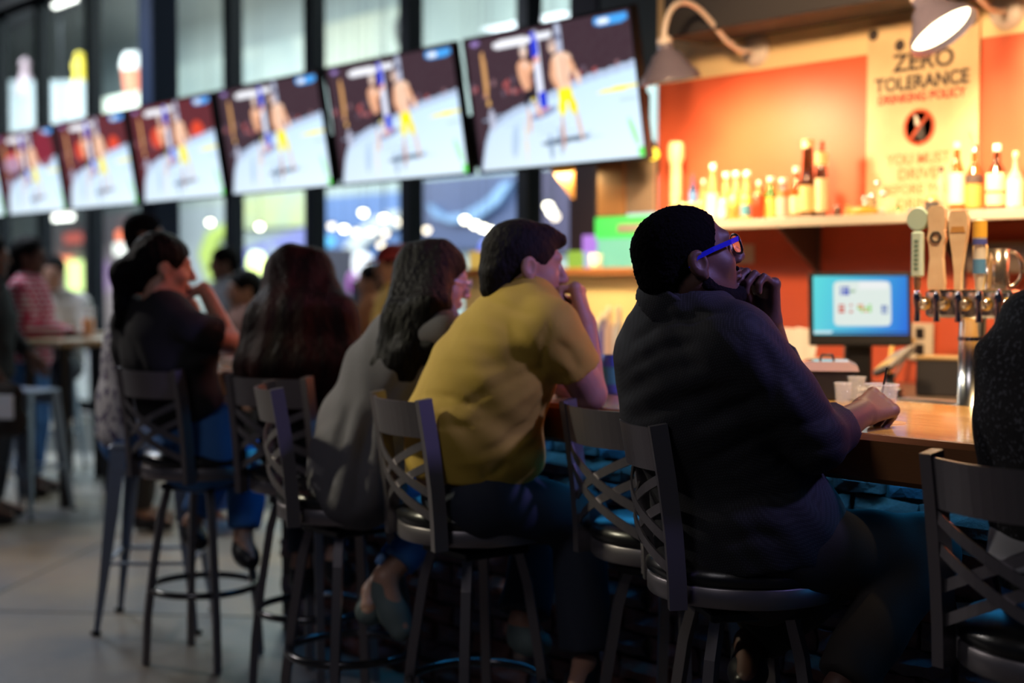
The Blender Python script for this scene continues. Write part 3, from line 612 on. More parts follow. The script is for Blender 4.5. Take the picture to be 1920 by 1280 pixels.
# ------------------------------------------------------------------ gooseneck lamps over the shelf
shade_mat = M('shade_enamel', (.13, .12, .175), .32, coat=.3); shade_in = M('shade_inside', (.9, .85, .7), .5)
def gooseneck(X, label, tilt, energy):
    e = empty('gooseneck_lamp', (X, 4.945, 2.435)); tag(e, label, 'lamp', 'gooseneck lamps over the bottle shelf')
    B().lathe([(.075, 0), (.072, .012), (.05, .022), (.01, .024)], axis=(0, -1, 0), n=24).build('wall_plate', white_paint, e)
    path = [(0, -.02, 0), (0, -.10, -.012), (0, -.20, .02), (0, -.28, .075), (0, -.36, .125), (0, -.43, .15), (0, -.50, .145), (0, -.555, .105), (0, -.585, .04), (0, -.59, -.02)]
    P = [Vector(p) for p in path]; fine = []
    for i in range(len(P) - 1):
        a, b, c, d = P[max(i - 1, 0)], P[i], P[i + 1], P[min(i + 2, len(P) - 1)]
        for t in (0, .25, .5, .75): fine.append(.5 * ((2 * b) + (-a + c) * t + (2 * a - 5 * b + 4 * c - d) * t * t + (-a + 3 * b - 3 * c + d) * t ** 3))
    fine.append(P[-1]); B().tube(fine, .012, 10).build('arm', white_paint, e)
    top = Vector((0, -.59, -.02)); ax = Vector(tilt).normalized()                  # axis from the opening up to the neck
    sh_ = B().lathe([(.030, .0), (.034, -.035), (.042, -.05), (.062, -.062), (.072, -.085), (.088, -.105), (.095, -.12), (.118, -.142), (.128, -.165), (.131, -.172), (.127, -.172), (.115, -.142), (.09, -.118), (.068, -.085), (.05, -.06), (.02, -.05)], c=top, n=36, axis=ax)
    sh_.build('lamp_shade', shade_mat, e)
    B().lathe([(.026, .012), (.032, 0), (.032, -.03), (.02, -.04)], c=top, n=16, axis=ax).build('socket', white_paint, e)
    B().lathe([(.012, -.05), (.03, -.075), (.045, -.105), (.04, -.13), (.02, -.145), (.004, -.148)], c=top, n=18, axis=ax).build('bulb', glow('warm_bulb_glow', (1.0, .78, .42), 30), e)
    B().lathe([(.112, -.150), (.09, -.158), (.04, -.163), (.001, -.164)], c=top, n=28, axis=ax).build('diffuser', glow('diffuser_glow', (1.0, .86, .52), 5.0), e)
    L = light('gooseneck_lamp_light', 'SPOT', tuple(Vector((X, 4.945, 2.435)) + top - ax * .185), energy, (1.0, .70, .40), None, .05, spot=166, blend=.7)
    L.rotation_euler = Vector((ax.x, min(ax.y, -.42), ax.z)).to_track_quat('Z', 'Y').to_euler(); return e
gooseneck(-4.148, 'grey gooseneck lamp with bell shade next to the nearest screen', (-.05, -.18, 1), 85)
gooseneck(-2.925, 'gooseneck lamp with glowing opening in front of the poster', (-.70, -.10, 1), 85)
gooseneck(-1.72, 'gooseneck lamp right of the poster, beyond the picture edge', (0, -.2, 1), 85)

# ------------------------------------------------------------------ poster
pa, pb = on_y(1632, 46, 4.94), on_y(1838, 20, 4.94); pc = on_y(1624, 392, 4.94)
PW, PZ1, PZ0 = pb[0] - pa[0] + .01, 2.458, 1.69; PH = PZ1 - PZ0; px_c = (pa[0] + pb[0]) / 2
po = empty('policy_poster', (px_c, 4.94, PZ0)); tag(po, 'tall cream poster reading zero tolerance drinking policy on the red wall', 'poster')
B().box((-PW / 2, -.012, 0), (PW / 2, 0, PH), .002).build('board', M('poster_cream', (.74, .58, .34), .55, var=(5, (.62, .46, .26))), po)
ink, red_ink = M('poster_ink', (.045, .035, .035), .6), M('poster_red_ink', (.42, .05, .035), .6); faded = M('poster_faded_ink', (.50, .22, .10), .6)
for body, sz_, z, m_, bold, sx, dx_ in (('ZERO', .098, .565, ink, .0025, 1.12, .01), ('TOLERANCE', .078, .490, ink, .0025, .98, 0), ('DRINKING POLICY', .050, .440, red_ink, .0018, .95, 0),
        ('YOU MUST', .062, .190, faded, .0012, .95, -.01), ('DRIVE', .066, .128, faded, .0015, 1.05, -.01), ('BEFORE YOU', .058, .070, faded, .0012, .95, -.01), ('DRINK', .062, .012, faded, .0012, 1.05, -.01)):
    o = link_mesh('lettering', text_mesh('lettering', body, sz_, m_, .0008, bold, sx), po); o.location = (dx_, -.0130, z)
B().lathe([(.060, -.001), (.060, .001), (.073, .001), (.073, -.001), (.060, -.001)], c=(-.005, -.0135, .335), n=40, axis=(0, -1, 0)).build('ban_ring', M('ban_red', (.62, .09, .03), .5), po)
B().beam((-.05, -.0135, .285), (.04, -.0135, .385), .0015, .011, up=(1, 0, -1)).build('ban_bar', M('ban_red'), po)
B().prism([(-.012, .285), (.026, .283), (.016, .345), (-.018, .340)], (-.002, -.0128, 0), (1, 0, 0), (0, 0, 1), (0, -.0014, 0)).build('glass_mark', ink, po)
B().prism([(-.020, .342), (.0, .345), (-.016, .385), (-.026, .383)], (-.002, -.0128, 0), (1, 0, 0), (0, 0, 1), (0, -.0014, 0)).build('hand_mark', paper, po)
for x, z in ((-PW / 2 + .03, PH - .04), (PW / 2 - .03, PH - .04), (-.10, .67)): B().lathe([(.018, -.001), (.024, 0), (.018, .001)], c=(x, -.0125, z), n=20, axis=(0, -1, 0)).build('corner_ornament', ink, po)

# ------------------------------------------------------------------ bottles and cans on the shelf
def gmat(name, c, rough=.06): return M('glass_' + name, c, rough, trans=.55, coat=.5)
SZ = 1.668
def bottle(px, base_py, top_py, width_px, Y, label, gm_, cap=None, lab=None, neck=.30, sh_=.66, style='bottle', name='bottle', cat='bottle', lab2=None, group='bottles and cans on the shelf'):
    a = on_y(px, base_py, Y); z = float((a - np.array([0, 0, CAM_H])) @ FW); h = abs(base_py - top_py) * z / FPX; r = width_px * z / FPX / 2 * 1.1
    e = empty(name, (a[0], Y, SZ)); tag(e, label, cat, group)
    if style == 'bottle':
        B().lathe([(r * .9, 0), (r, .006), (r, h * sh_ * .9), (r * .86, h * sh_), (r * neck * 1.2, h * (sh_ + .13)), (r * neck, h * .94), (r * neck * 1.15, h * .945), (r * neck * 1.1, h * .97)], n=20).build('glass_body', gm_, e)
        B().lathe([(r * neck * 1.22, h * .90), (r * neck * 1.22, h), (.001, h)], n=14).build('cap', cap or M('cap_gold', (.75, .52, .14), .35, .6), e)
    elif style == 'can':
        B().lathe([(r * .8, 0), (r, .006), (r, h * .93), (r * .82, h)], n=20).build('body', gm_, e)
        B().lathe([(r * .8, h), (r * .8, h + .002), (.001, h + .001)], n=20).build('lid', steel, e)
    elif style == 'handle':
        B().lathe([(r * .5, 0), (r * .6, h * .1), (r * .72, h * .4), (r * .7, h * .74), (r, h * .80), (r, h * .95), (r * .8, h)], n=18).build('grip', gm_, e)
        B().lathe([(r * .62, -.0), (r * .7, .006), (r * .5, .02)], n=16).build('ferrule', steel, e)
    if lab:
        for c, z0, z1 in ([lab] + ([lab2] if lab2 else [])): B().lathe([(r + .0012, h * z0), (r + .0012, h * z1)], n=20).build('label_band', M('label_%d_%d_%d' % tuple(int(v * 99) for v in c), c, .6), e)
    return e
amber, brown_g, clear_g, green_g, straw = gmat('amber', (.40, .16, .03)), gmat('brown', (.10, .03, .01)), gmat('clear', (.85, .80, .65)), gmat('green', (.10, .35, .04)), gmat('straw', (.85, .65, .25))
capw, capb, capr = M('cap_white', (.85, .82, .75), .4), M('cap_black', (.015, .015, .015), .4), M('cap_red', (.55, .05, .03), .4)
bottle(1267, 395, 240, 28, 4.84, 'tall pale wooden tap handle at the left end of the shelf', M('pale_wood', (.82, .66, .36), .45, var=(20, (.75, .55, .28))), style='handle', name='wooden_paddle', cat='tap handle')
bottle(1299, 396, 296, 15, 4.87, 'slim bottle with blue label and red top beside tall tap handle', gmat('blue', (.05, .16, .40)), capr, ((.10, .25, .55), .25, .62))
bottle(1318, 398, 314, 15, 4.86, 'short pale straw bottle third from the shelf left end', straw, capw, ((.85, .72, .42), .1, .5))
bottle(1336, 400, 288, 20, 4.83, 'tall pale bottle with white top left of the beer bottles', straw, capw, ((.88, .80, .55), .08, .5), neck=.4)
for i, (px, n_) in enumerate(((1264, 'leftmost'), (1280, 'second'), (1296, 'third'), (1313, 'fourth'))):
    bottle(px, 404, 366, 15, 4.73, '%s small straw coloured glass in the front row of the shelf' % n_, straw, style='can', name='small_glass', cat='glass')
bottle(1361, 401, 306, 18, 4.84, 'pale beer bottle with white neck behind the blue can', straw, capw, ((.88, .76, .40), .1, .48), neck=.45)
bottle(1380, 401, 305, 18, 4.84, 'pale beer bottle with bright neck behind the gold can', straw, capw, ((.85, .62, .22), .1, .48), neck=.45)
bottle(1400, 401, 305, 20, 4.84, 'pale beer bottle with dark side behind the yellow can', straw, capw, ((.80, .72, .60), .1, .50), neck=.45)
bottle(1355, 411, 370, 16, 4.72, 'small blue and white can at the front of the shelf', M('can_blue', (.30, .42, .55), .3, .4), lab=((.85, .82, .75), .25, .6), style='can', name='drink_can', cat='can')
bottle(1376, 411, 366, 21, 4.72, 'gold drink can left of the yellow and blue can', M('can_gold', (.80, .55, .14), .3, .6), style='can', name='drink_can', cat='can')
bottle(1399, 411, 366, 18, 4.72, 'yellow can with blue middle band', M('can_yellow', (.75, .68, .08), .35, .2), lab=((.08, .30, .42), .22, .68), style='can', name='drink_can', cat='can')
bottle(1421, 410, 362, 22, 4.72, 'red drink can in the middle of the shelf', M('can_red', (.55, .06, .02), .35, .2), style='can', name='drink_can', cat='can')
bottle(1422, 401, 324, 18, 4.85, 'pale bottle standing behind the red can', straw, capw, ((.85, .70, .35), .1, .5))
bottle(1445, 406, 325, 20, 4.76, 'green necked bottle with yellow label', green_g, capw, ((.80, .72, .15), .08, .52), neck=.5)
bottle(1468, 405, 327, 21, 4.78, 'bottle with colourful label right of the green one', gmat('grey', (.25, .28, .30)), capw, ((.55, .45, .40), .1, .55), neck=.5, lab2=((.65, .20, .06), .55, .7))
bottle(1492, 405, 306, 19, 4.80, 'amber bottle with orange label left of the tallest bottle', amber, capw, ((.80, .65, .40), .12, .45), neck=.45)
bottle(1514, 405, 257, 27, 4.78, 'tallest dark bottle with pale foil top on the shelf', brown_g, M('foil_pale', (.82, .66, .34), .4, .4), ((.75, .55, .22), .10, .42), neck=.62, sh_=.52)
bottle(1539, 404, 259, 20, 4.80, 'tall dark bottle with cream label and red tip', brown_g, M('foil_red', (.35, .07, .03), .4), ((.85, .75, .45), .10, .52), neck=.45, lab2=((.80, .62, .28), .70, .86))
bottle(1570, 400, 378, 14, 4.80, 'small dark jar right of the tall bottles', brown_g, style='can', name='jar', cat='jar')
bottle(1588, 400, 376, 9, 4.78, 'tiny bottle with yellow cap near the silver pourers', straw, M('cap_yellow', (.75, .65, .12), .4))
# silver pourer stand
a = on_y(1640, 392, 4.76); e = empty('pourer_stand', (a[0], 4.76, SZ)); tag(e, 'cluster of shiny chrome pourers standing left of the poster bottles', 'pourers')
B().lathe([(.04, 0), (.04, .008), (.012, .014), (.008, .07), (.02, .075)], n=18).build('stand', chrome, e)
for x, y, z in ((-.035, -.01, .07), (-.02, .015, .085), (0, -.015, .075), (.015, .0, .13), (.045, .0, .085), (-.04, 0, .05), (.005, -.02, .03)):
    B().lathe([(.001, -.016), (.012, -.010), (.016, 0), (.012, .010), (.001, .016)], c=(x, y, z), n=14).build('chrome_ball', chrome, e)
a = on_y(1618, 397, 4.72); e = empty('lying_flask', (a[0], 4.72, SZ + .021)); tag(e, 'golden flask lying on its side on the shelf', 'flask')
B().lathe([(.001, -.06), (.02, -.055), (.021, .03), (.009, .055), (.008, .075)], axis=(1, .1, 0), n=18).build('glass_body', gmat('gold', (.75, .55, .10)), e)
B().lathe([(.010, .074), (.010, .092), (.001, .092)], axis=(1, .1, 0), n=12).build('cap', M('cap_gold'), e)
bottle(1684, 396, 372, 12, 4.78, 'small bottle with dark cap in front of the poster foot', green_g, capb, ((.25, .50, .28), .05, .5))
bottle(1711, 394, 384, 11, 4.74, 'tiny blue violet jar at poster foot', M('jar_violet', (.16, .08, .40), .4), style='can', name='jar', cat='jar')
bottle(1747, 391, 352, 24, 4.76, 'squat bottle with black shield label in front of the poster', straw, M('cap_tan', (.65, .45, .20), .5), ((.05, .045, .05), .08, .62), neck=.4, sh_=.75)
bottle(1764, 392, 302, 15, 4.84, 'slim clear bottle with black cap behind the shield label bottle', clear_g, capb, neck=.5)
bottle(1793, 389, 256, 26, 4.76, 'tall bottle with big white label and dark base', amber, M('cap_cream', (.85, .70, .40), .5), ((.88, .78, .52), .13, .56), neck=.36, sh_=.62)
e = bottle(1826, 388, 262, 30, 4.80, 'wide bottle with dark slanted label and steel pourer', amber, steel, ((.70, .35, .08), .08, .42), neck=.3, sh_=.6, lab2=((.07, .05, .05), .44, .56))
B().tube([(0, 0, .225), (0, 0, .255), (-.008, -.006, .28), (-.018, -.012, .30)], .004, 8).build('pourer', steel, e)
bottle(1868, 387, 261, 34, 4.78, 'brown whisky bottle with two cream labels and white cap', brown_g, capw, ((.88, .78, .46), .31, .57), neck=.30, sh_=.60, lab2=((.85, .74, .40), .10, .27))
bottle(1903, 386, 275, 27, 4.76, 'clear bottle with tall cream label at the right edge', clear_g, M('cap_cork', (.75, .58, .32), .6), ((.90, .82, .58), .08, .52), neck=.28, sh_=.58)

# ------------------------------------------------------------------ point of sale screen and back counter things
def pos_image():
    W, H = 96, 70; U, V = np.meshgrid(np.linspace(0, 1, W), np.linspace(0, 1, H)); img = np.stack([.10 * (1 - U) + .02, .55 * (1 - U) + .16 + .08 * (1 - V), .80 - .02 * U], -1)
    blob(img, .52, .47, .30, .38, (.80, .90, .85), p=12)
    blob(img, .64, .16, .15, .07, (.92, .95, .95), p=10)
    q = np.random.RandomState(3)
    for i in range(3):
        for j in range(3): blob(img, .30 + .035 * i, .20 + .055 * j, .014, .022, (.08, .12, .55), p=8)
    for i in range(4):
        for j in range(3):
            if q.rand() > .25: blob(img, .28 + .04 * i, .50 + .055 * j, .016, .02, (.65, .08, .05), p=8)
    for i in range(4):
        for j in range(3):
            if q.rand() > .3: blob(img, .48 + .04 * i, .50 + .05 * j, .016, .02, (.25, .70, .08) if q.rand() > .3 else (.8, .25, .05), p=8)
    for i in range(2):
        for j in range(3): blob(img, .74 + .035 * i, .52 + .05 * j, .014, .02, (.08, .16, .50), p=8)
    blob(img, .10, .955, .10, .025, (.7, .85, .9), p=8); blob(img, .6, .965, .4, .02, (.02, .08, .25), p=8); blob(img, .42, .26, .03, .02, (.3, .5, .3)); return img
def at_y(px, py, Y): return on_y(px, py, Y)
a = on_y(1612, 700, 4.40); e = empty('register_screen', (a[0], 4.40, 1.0), R(YAW - 4)); tag(e, 'touch screen till with glowing blue picture on the back counter', 'till screen')
mw, mh = .375, .275; tlt = Matrix.Rotation(R(-9), 4, 'X')
m_ = B().box((-mw / 2, 0, 0), (mw / 2, .03, mh), .006).box((-mw / 2 + .02, .03, .04), (mw / 2 - .02, .06, mh - .04), .01).build('monitor', plastic_black, e); m_.location = (0, -.02, .175); m_.rotation_euler = (R(-9), 0, 0)
o = link_mesh('screen', picture_mesh('screen', pos_image(), mw - .03, mh - .055, vcol_mat('till_picture', .72, .2)), m_); o.location = (0, -.0015, mh / 2 + .012)
B().box((-.05, .02, .02), (.05, .07, .22), .01).build('stand', plastic_black, e); B().box((-.14, -.09, 0), (.14, .12, .025), .008).build('base', plastic_black, e)
def boxy(px, py, Y, Z, name, label, cat, parts, rz=0.0):
    a = on_y(px, py, Y); e = empty(name, (a[0], Y, Z), rz); tag(e, label, cat)
    for nm, lo, hi, ch, mt in parts: B().box(lo, hi, ch).build(nm, mt, e)
    return e
boxy(1572, 720, 4.46, 1.0, 'receipt_printer', 'dark receipt printer beneath the till screen', 'printer', [('body', (-.11, -.08, 0), (.11, .1, .10), .012, M('printer_dark', (.045, .045, .05), .4)), ('top_cover', (-.11, -.06, .10), (.11, .1, .115), .006, M('printer_gold', (.25, .19, .10), .35)), ('badge', (-.03, -.083, .05), (.03, -.079, .065), 0, M('badge_grey', (.5, .5, .5), .4))], R(40))
e = empty('card_terminal', tuple(on_y(1668, 740, 4.25)[:2]) + (1.0,), R(YAW)); tag(e, 'tilted card terminal on a black foot beside the till screen', 'card terminal')
B().lathe([(.05, 0), (.05, .01), (.018, .02), (.015, .09)], n=18).build('foot', plastic_black, e); b_ = B().box((-.045, -.075, -.012), (.045, .075, .012), .006).build('body', M('terminal_grey', (.12, .11, .10), .35), e); b_.location = (.01, 0, .13); b_.rotation_euler = (R(28), R(-20), R(-60))
B().box((-.036, -.005, .012), (.036, .066, .0135)).build('display', M('display_pale', (.22, .19, .14), .3), b_)
for i in range(3):
    for j in range(4): B().box((-.034 + i * .024, -.066 + j * .014, .012), (-.014 + i * .024, -.056 + j * .014, .0155)).build('key', M('key_yellow', (.55, .42, .16), .5), b_)
boxy(1727, 625, 4.94, 1.17, 'outlet_plate', 'cream double power outlet on the red wall', 'outlet', [('plate', (-.06, -.008, -.075), (.06, 0, .075), .003, M('outlet_cream', (.75, .68, .55), .4)), ('socket', (-.02, -.012, .01), (.02, -.007, .055), .002, plastic_black), ('socket', (-.02, -.012, -.055), (.02, -.007, -.01), .002, plastic_black)])
p0 = on_y(1724, 650, 4.90); e = tag(B().tube([p0 + np.array(v) for v in ((0, 0, 0), (-.02, -.05, -.03), (-.05, -.10, -.12), (-.03, -.16, -.19))], .006, 8).build('power_cable', plastic_black), 'black power cord hanging from the wall outlet', 'cord')
p0 = on_y(1708, 640, 4.90); e = tag(B().tube([p0 + np.array(v) for v in ((.02, 0, 0), (-.01, -.06, .04), (-.02, -.1, -.02), (-.02, -.13, -.16))], .008, 8).build('extension_cable', M('cord_yellow', (.65, .45, .12), .4)), 'yellow cord curving down beside the till screen', 'cord')
boxy(1778, 715, 4.52, 1.0, 'black_speaker_box', 'small black box on the back counter behind the tap tower', 'box', [('body', (-.10, -.07, 0), (.10, .08, .13), .006, M('box_charcoal', (.035, .035, .04), .45)), ('lid', (-.102, -.072, .13), (.102, .082, .142), .003, M('box_lid', (.30, .20, .08), .4))], R(20))
e = empty('menu_stand', tuple(on_y(1487, 680, 4.45)[:2]) + (1.0,), R(YAW)); tag(e, 'cream paper cards standing left of the till screen', 'papers')
for i, (x, tl) in enumerate(((-.03, -8), (0, 4), (.035, 10))):
    o = B().box((-.045, -.001, 0), (.045, .001, .20)).build('card', paper, e); o.location = (x, .012 * i, .03); o.rotation_euler = (R(-12), R(tl), 0)
B().box((-.07, -.02, 0), (.09, .06, .035), .004).build('holder', plastic_black, e)
boxy(1395, 448, 4.945, 1.53, 'wall_notice', 'small pale notice taped on the red wall under the shelf', 'notice', [('sheet', (-.06, -.002, -.04), (.06, 0, .045), 0, M('notice_paper', (.66, .50, .38), .7))])
boxy(1895, 458, 4.90, 1.50, 'towel_dispenser', 'steel towel dispenser on the red wall at the right edge', 'dispenser', [('body', (-.16, -.06, -.06), (.16, .045, .06), .012, M('dispenser_steel', (.42, .34, .28), .35, .8))])
boxy(1219, 262, 4.92, 1.96, 'exit_box', 'small dark box on the red wall corner next to the nearest screen', 'box', [('body', (-.03, -.05, -.04), (.05, .02, .04), .004, plastic_black)])
o = empty('yellow_lamp', tuple(on_y(1224, 288, 4.85))); tag(o, 'small glowing yellow lamp under the dark box by the red wall', 'lamp')
B().lathe([(.005, -.03), (.025, -.02), (.03, 0), (.022, .02), (.005, .03)], n=16).build('globe', glow('yellow_globe', (1.0, .70, .05), 2.5), o); B().lathe([(.012, .02), (.012, .06)], n=10).build('holder', plastic_black, o)

# ------------------------------------------------------------------ tap tower
tp = on_y(1822, 740, 3.62); tw = empty('tap_tower', (tp[0], 3.62, 1.045), R(12)); tag(tw, 'steel beer tap tower with pale tap handles on the bar ledge', 'tap tower')
B().lathe([(.060, 0), (.060, .012), (.040, .02), (.038, .26), (.045, .268)], n=28).build('column', M('tower_steel', (.70, .69, .68), .22, 1.0), tw)
B().lathe([(.041, .20), (.041, .205), (.041, .21)], n=28).build('collar', chrome, tw)
B().box((-.125, -.045, .265), (.125, .045, .345), .008).build('manifold', M('tower_steel'), tw)
wood_h = M('handle_wood', (.80, .62, .42), .4, var=(18, (.70, .50, .32)))
hx = [-.125, -.068, -.006, .052, .105]
for i, x in enumerate(hx[:5]):
    f_ = B().lathe([(.013, 0), (.015, .03), (.010, .035), (.009, .055)], c=(x, -.045, .305), n=14, axis=(0, -1, 0)).lathe([(.010, -.055), (.008, -.02), (.012, 0), (.012, .02), (.006, .035)], c=(x, -.098, .31), n=12).build('faucet', chrome, tw)
    B().lathe([(.016, -.004), (.02, 0), (.016, .004)], c=(x, -.047, .305), n=16, axis=(0, -1, 0)).build('shank_nut', M('brass', (.75, .50, .16), .25, 1.0), tw)
hz = .345
h1 = B().box((-.017, -.012, .035), (.017, .012, .165), .005).build('tap_handle', M('handle_green', (.52, .66, .58), .4), tw); h1.location = (hx[0], -.1, hz)
B().lathe([(.030, -.008), (.034, 0), (.030, .008)], c=(0, 0, .20), n=24, axis=(0, -1, 0)).build('round_badge', M('badge_green', (.46, .62, .54), .4), h1); B().lathe([(.018, -.010), (.022, -.009), (.018, -.012)], c=(0, 0, .20), n=20, axis=(0, -1, 0)).build('badge_mark', M('badge_dark', (.12, .22, .16), .5), h1)
B().lathe([(.008, 0), (.011, .02), (.008, .04)], n=12).build('ferrule', M('ferrule_copper', (.55, .30, .18), .3, .8), h1)
for k in range(7): B().box((-.006, -.0128, .055 + .013 * k), (.006, -.0118, .063 + .013 * k)).build('print_mark', M('handle_ink', (.15, .25, .2), .6), h1)
def paddle(name, prof, mt, x, dz=0): 
    "flat paddle handle: prof is (half width, height)"
    pl = [(-w_, z_) for w_, z_ in prof] + [(w_, z_) for w_, z_ in reversed(prof)]
    o = B().prism(pl, (0, -.011, 0), (1, 0, 0), (0, 0, 1), (0, .022, 0)).build(name, mt, tw); o.location = (x, -.1, hz + dz); return o
h2 = paddle('tap_handle', [(.022, .0), (.024, .02), (.018, .09), (.021, .125), (.026, .145), (.022, .17), (.025, .20), (.024, .225), (.016, .235)], wood_h, hx[1])
for k in range(6): B().beam((.015 * math.cos(k * 1.047), -.0125, .147 + .015 * math.sin(k * 1.047)), (.015 * math.cos((k + 1) * 1.047), -.0125, .147 + .015 * math.sin((k + 1) * 1.047)), .006, .003, up=(0, 1, 0)).build('hex_mark', ink, h2)
h3 = paddle('tap_handle', [(.009, .0), (.010, .05), (.016, .10), (.024, .15), (.027, .18), (.026, .205), (.020, .22)], wood_h, hx[2])
B().prism([(-.021, .160), (.021, .160), (.017, .176), (-.017, .176)], (0, -.0112, 0), (1, 0, 0), (0, 0, 1), (0, -.0012, 0)).build('amber_patch', M('patch_amber', (.55, .28, .08), .5), h3)
h4 = B().lathe([(.009, 0), (.011, .02), (.015, .04), (.017, .09), (.016, .13), (.019, .14), (.019, .175), (.015, .19), (.004, .195)], n=18).build('tap_handle', M('handle_white', (.75, .70, .62), .4), tw); h4.location = (hx[3], -.1, hz)
for c, z0, z1, r in (((.85, .48, .06), .145, .19, .0197), ((.08, .10, .40), .125, .14, .0197), ((.10, .28, .55), .045, .085, .0178)): B().lathe([(r, z0), (r, z1)], n=18).build('colour_band', M('band_%d' % int(z0 * 1000), c, .45), h4)
h5 = paddle('tap_handle', [(.010, .0), (.012, .05), (.017, .09), (.018, .12), (.012, .135)], M('handle_straw', (.78, .60, .28), .4), hx[3] - .026); h5.location.y = -.02
mg = empty('steel_mug', tuple(on_y(1868, 560, 3.66)[:2]) + (1.391,), R(YAW)); tag(mg, 'steel and amber beer mug with round handle on the tap tower', 'mug')
B().lathe([(.034, 0), (.036, .004), (.034, .115), (.031, .115), (.031, .008), (.001, .006)], n=26).build('mug_body', M('mug_steel', (.52, .42, .38), .2, .9), mg)
B().tube([(.034 + .038 * math.sin(t) , 0, .058 - .05 * math.cos(t)) for t in [math.pi * k / 14 for k in range(15)]], .0055, 10).build('mug_handle', M('mug_steel'), mg)
dt = empty('drip_tray', (tp[0] - .02, 3.50, 1.045)); tag(dt, 'steel drip tray with perforated grid below the taps', 'drip tray')
B().box((-.26, -.0, 0), (.20, .05, .016), .003).build('tray', steel, dt); B().box((-.26, .17, 0), (.20, .22, .016), .003).build('back_rim', steel, dt)
for k in range(22): B().beam((-.25 + k * .02, 0, .013), (-.25 + k * .02, .03, .013), .010, .006).build('grid_bar', M('grid_brass', (.60, .42, .18), .3, .9), dt)

# ------------------------------------------------------------------ things on the bar top
BZ = 1.07
def on_bar(px, py): return on_z(px, py, BZ)
a = on_bar(1538, 748); e = empty('garnish_box', (a[0], a[1] + .03, BZ), R(38)); tag(e, 'black garnish box with pink lit clear lid on the bar', 'box')
B().box((-.085, -.07, 0), (.085, .07, .085), .006).build('tub', plastic_black, e); lidm = M('lid_plastic', (.55, .40, .36), .15, coat=.5)  # the pink light is put into the lid colour
B().prism([(-.09, .085), (.09, .085), (.085, .10), (.06, .112), (-.06, .112), (-.085, .10)], (0, -.075, 0), (1, 0, 0), (0, 0, 1), (0, .15, 0)).build('lid', lidm, e); B().tube([(-.02, 0, .112), (-.015, 0, .128), (.015, 0, .128), (.02, 0, .112)], .004, 8).build('lid_grip', plastic_black, e)
cg = M('clear_cup', (.95, .95, .95), .04, alpha=.13)
def cup(px, py, r0, r1, h, name, label, cat='glass', group=None, straw_=False, drink=None):
    a = on_bar(px, py); e = empty(name, (a[0], a[1], BZ + .0005)); tag(e, label, cat, group)
    B().lathe([(r0, 0), (r1, h), (r1 - .0025, h), (r0 - .003, .006), (.001, .006)], n=22).build('cup_wall', cg, e); B().lathe([(r1 + .002, h - .003), (r1 + .002, h), (r1 - .002, h), (r1 - .002, h - .003)], n=22).build('rim', cg, e)
    if drink: B().lathe([(r0 - .004, .007), (r0 + (r1 - r0) * .6 - .004, h * .6), (.001, h * .6)], n=20).build('drink', drink, e)
    if straw_: B().tube([(-.012, 0, .008), (.012, .005, h + .04)], .0028, 8).build('straw', plastic_black, e)
    return e
cup(1580, 757, .020, .024, .060, 'shot_glass', 'left shot glass beside the garnish box', group='shot glasses'); cup(1606, 753, .021, .026, .072, 'shot_glass', 'taller right shot glass beside the garnish box', group='shot glasses')
cup(1652, 792, .030, .042, .095, 'plastic_cup', 'clear plastic cup with black straw in the black shirt man\'s hand', 'cup', straw_=True, drink=M('amber_drink', (.45, .22, .07), .1, trans=.6, alpha=.8))
a = on_bar(1665, 792); e = B().lathe([(.048, 0), (.048, .002), (.001, .0021)], c=(a[0], a[1] - .01, BZ + .0002), n=28).build('coaster', M('coaster_card', (.42, .24, .10), .7)); tag(e, 'round brown coaster beside the plastic cup', 'coaster')
def tin(px, py, r, h, label, c, band): 
    a = on_bar(px, py); e = empty('drink_can', (a[0], a[1], BZ)); tag(e, label, 'can'); B().lathe([(r * .85, 0), (r, .006), (r, h * .93), (r * .84, h)], n=22).build('body', M('tin_%d' % px, c, .3, .5), e)
    B().lathe([(r + .0006, h * .25), (r + .0006, h * .7)], n=22).build('label_band', M('tinband_%d' % px, band, .4), e); B().lathe([(r * .82, h), (r * .8, h - .003), (.001, h - .003)], n=22).build('lid', steel, e)
tin(1146, 738, .031, .12, 'blue and teal drink can on the bar beside the yellow shirt man', (.10, .16, .45), (.06, .30, .28))
def jar(px, py, Y, Z, r, h, label, c, e_=0):
    a = on_y(px, py, Y); e = empty('bar_bottle', (a[0], Y, Z)); tag(e, label, 'bottle', 'bottles on the service wall shelf'); B().lathe([(r, 0), (r, h * .6), (r * .4, h * .78), (r * .38, h)], n=14).build('body', M('jar_%d' % px, c, .3), e); B().lathe([(r * .45, h * .92), (r * .45, h * 1.05), (.001, h * 1.05)], n=12).build('cap', capw, e)
for px, c, n_ in ((1104, (.45, .50, .55), 'grey'), (1122, (.60, .60, .58), 'silver'), (1132, (.05, .05, .45), 'blue'), (1142, (.75, .55, .50), 'pink'), (1160, (.70, .72, .80), 'white'), (1176, (.75, .55, .10), 'yellow')): jar(px, 640, 4.95, 1.02, .028, .19 + .03 * (px % 3), 'small %s bottle on the steel shelf of the service wall' % n_, c)
for px, c, n_ in ((1112, (.85, .80, .70), 'white'), (1196, (.90, .78, .50), 'cream')):
    a = on_y(px, 494, 5.28); e = empty('cup_stack', (a[0], 5.30, 1.481)); tag(e, '%s stack of cups on the wooden cap of the service wall' % n_, 'cups')
    for k in range(3): B().lathe([(.03, .012 * k), (.036, .05 + .012 * k), (.033, .05 + .012 * k), (.028, .004 + .012 * k)], n=16).build('cup', M('cup_%d' % px, c, .5), e)
a = on_bar(430, 690); e = empty('food_tray', (a[0], 2.92, BZ + .0005), R(15)); tag(e, 'white paper food tray on the bar before the black tee woman', 'tray')
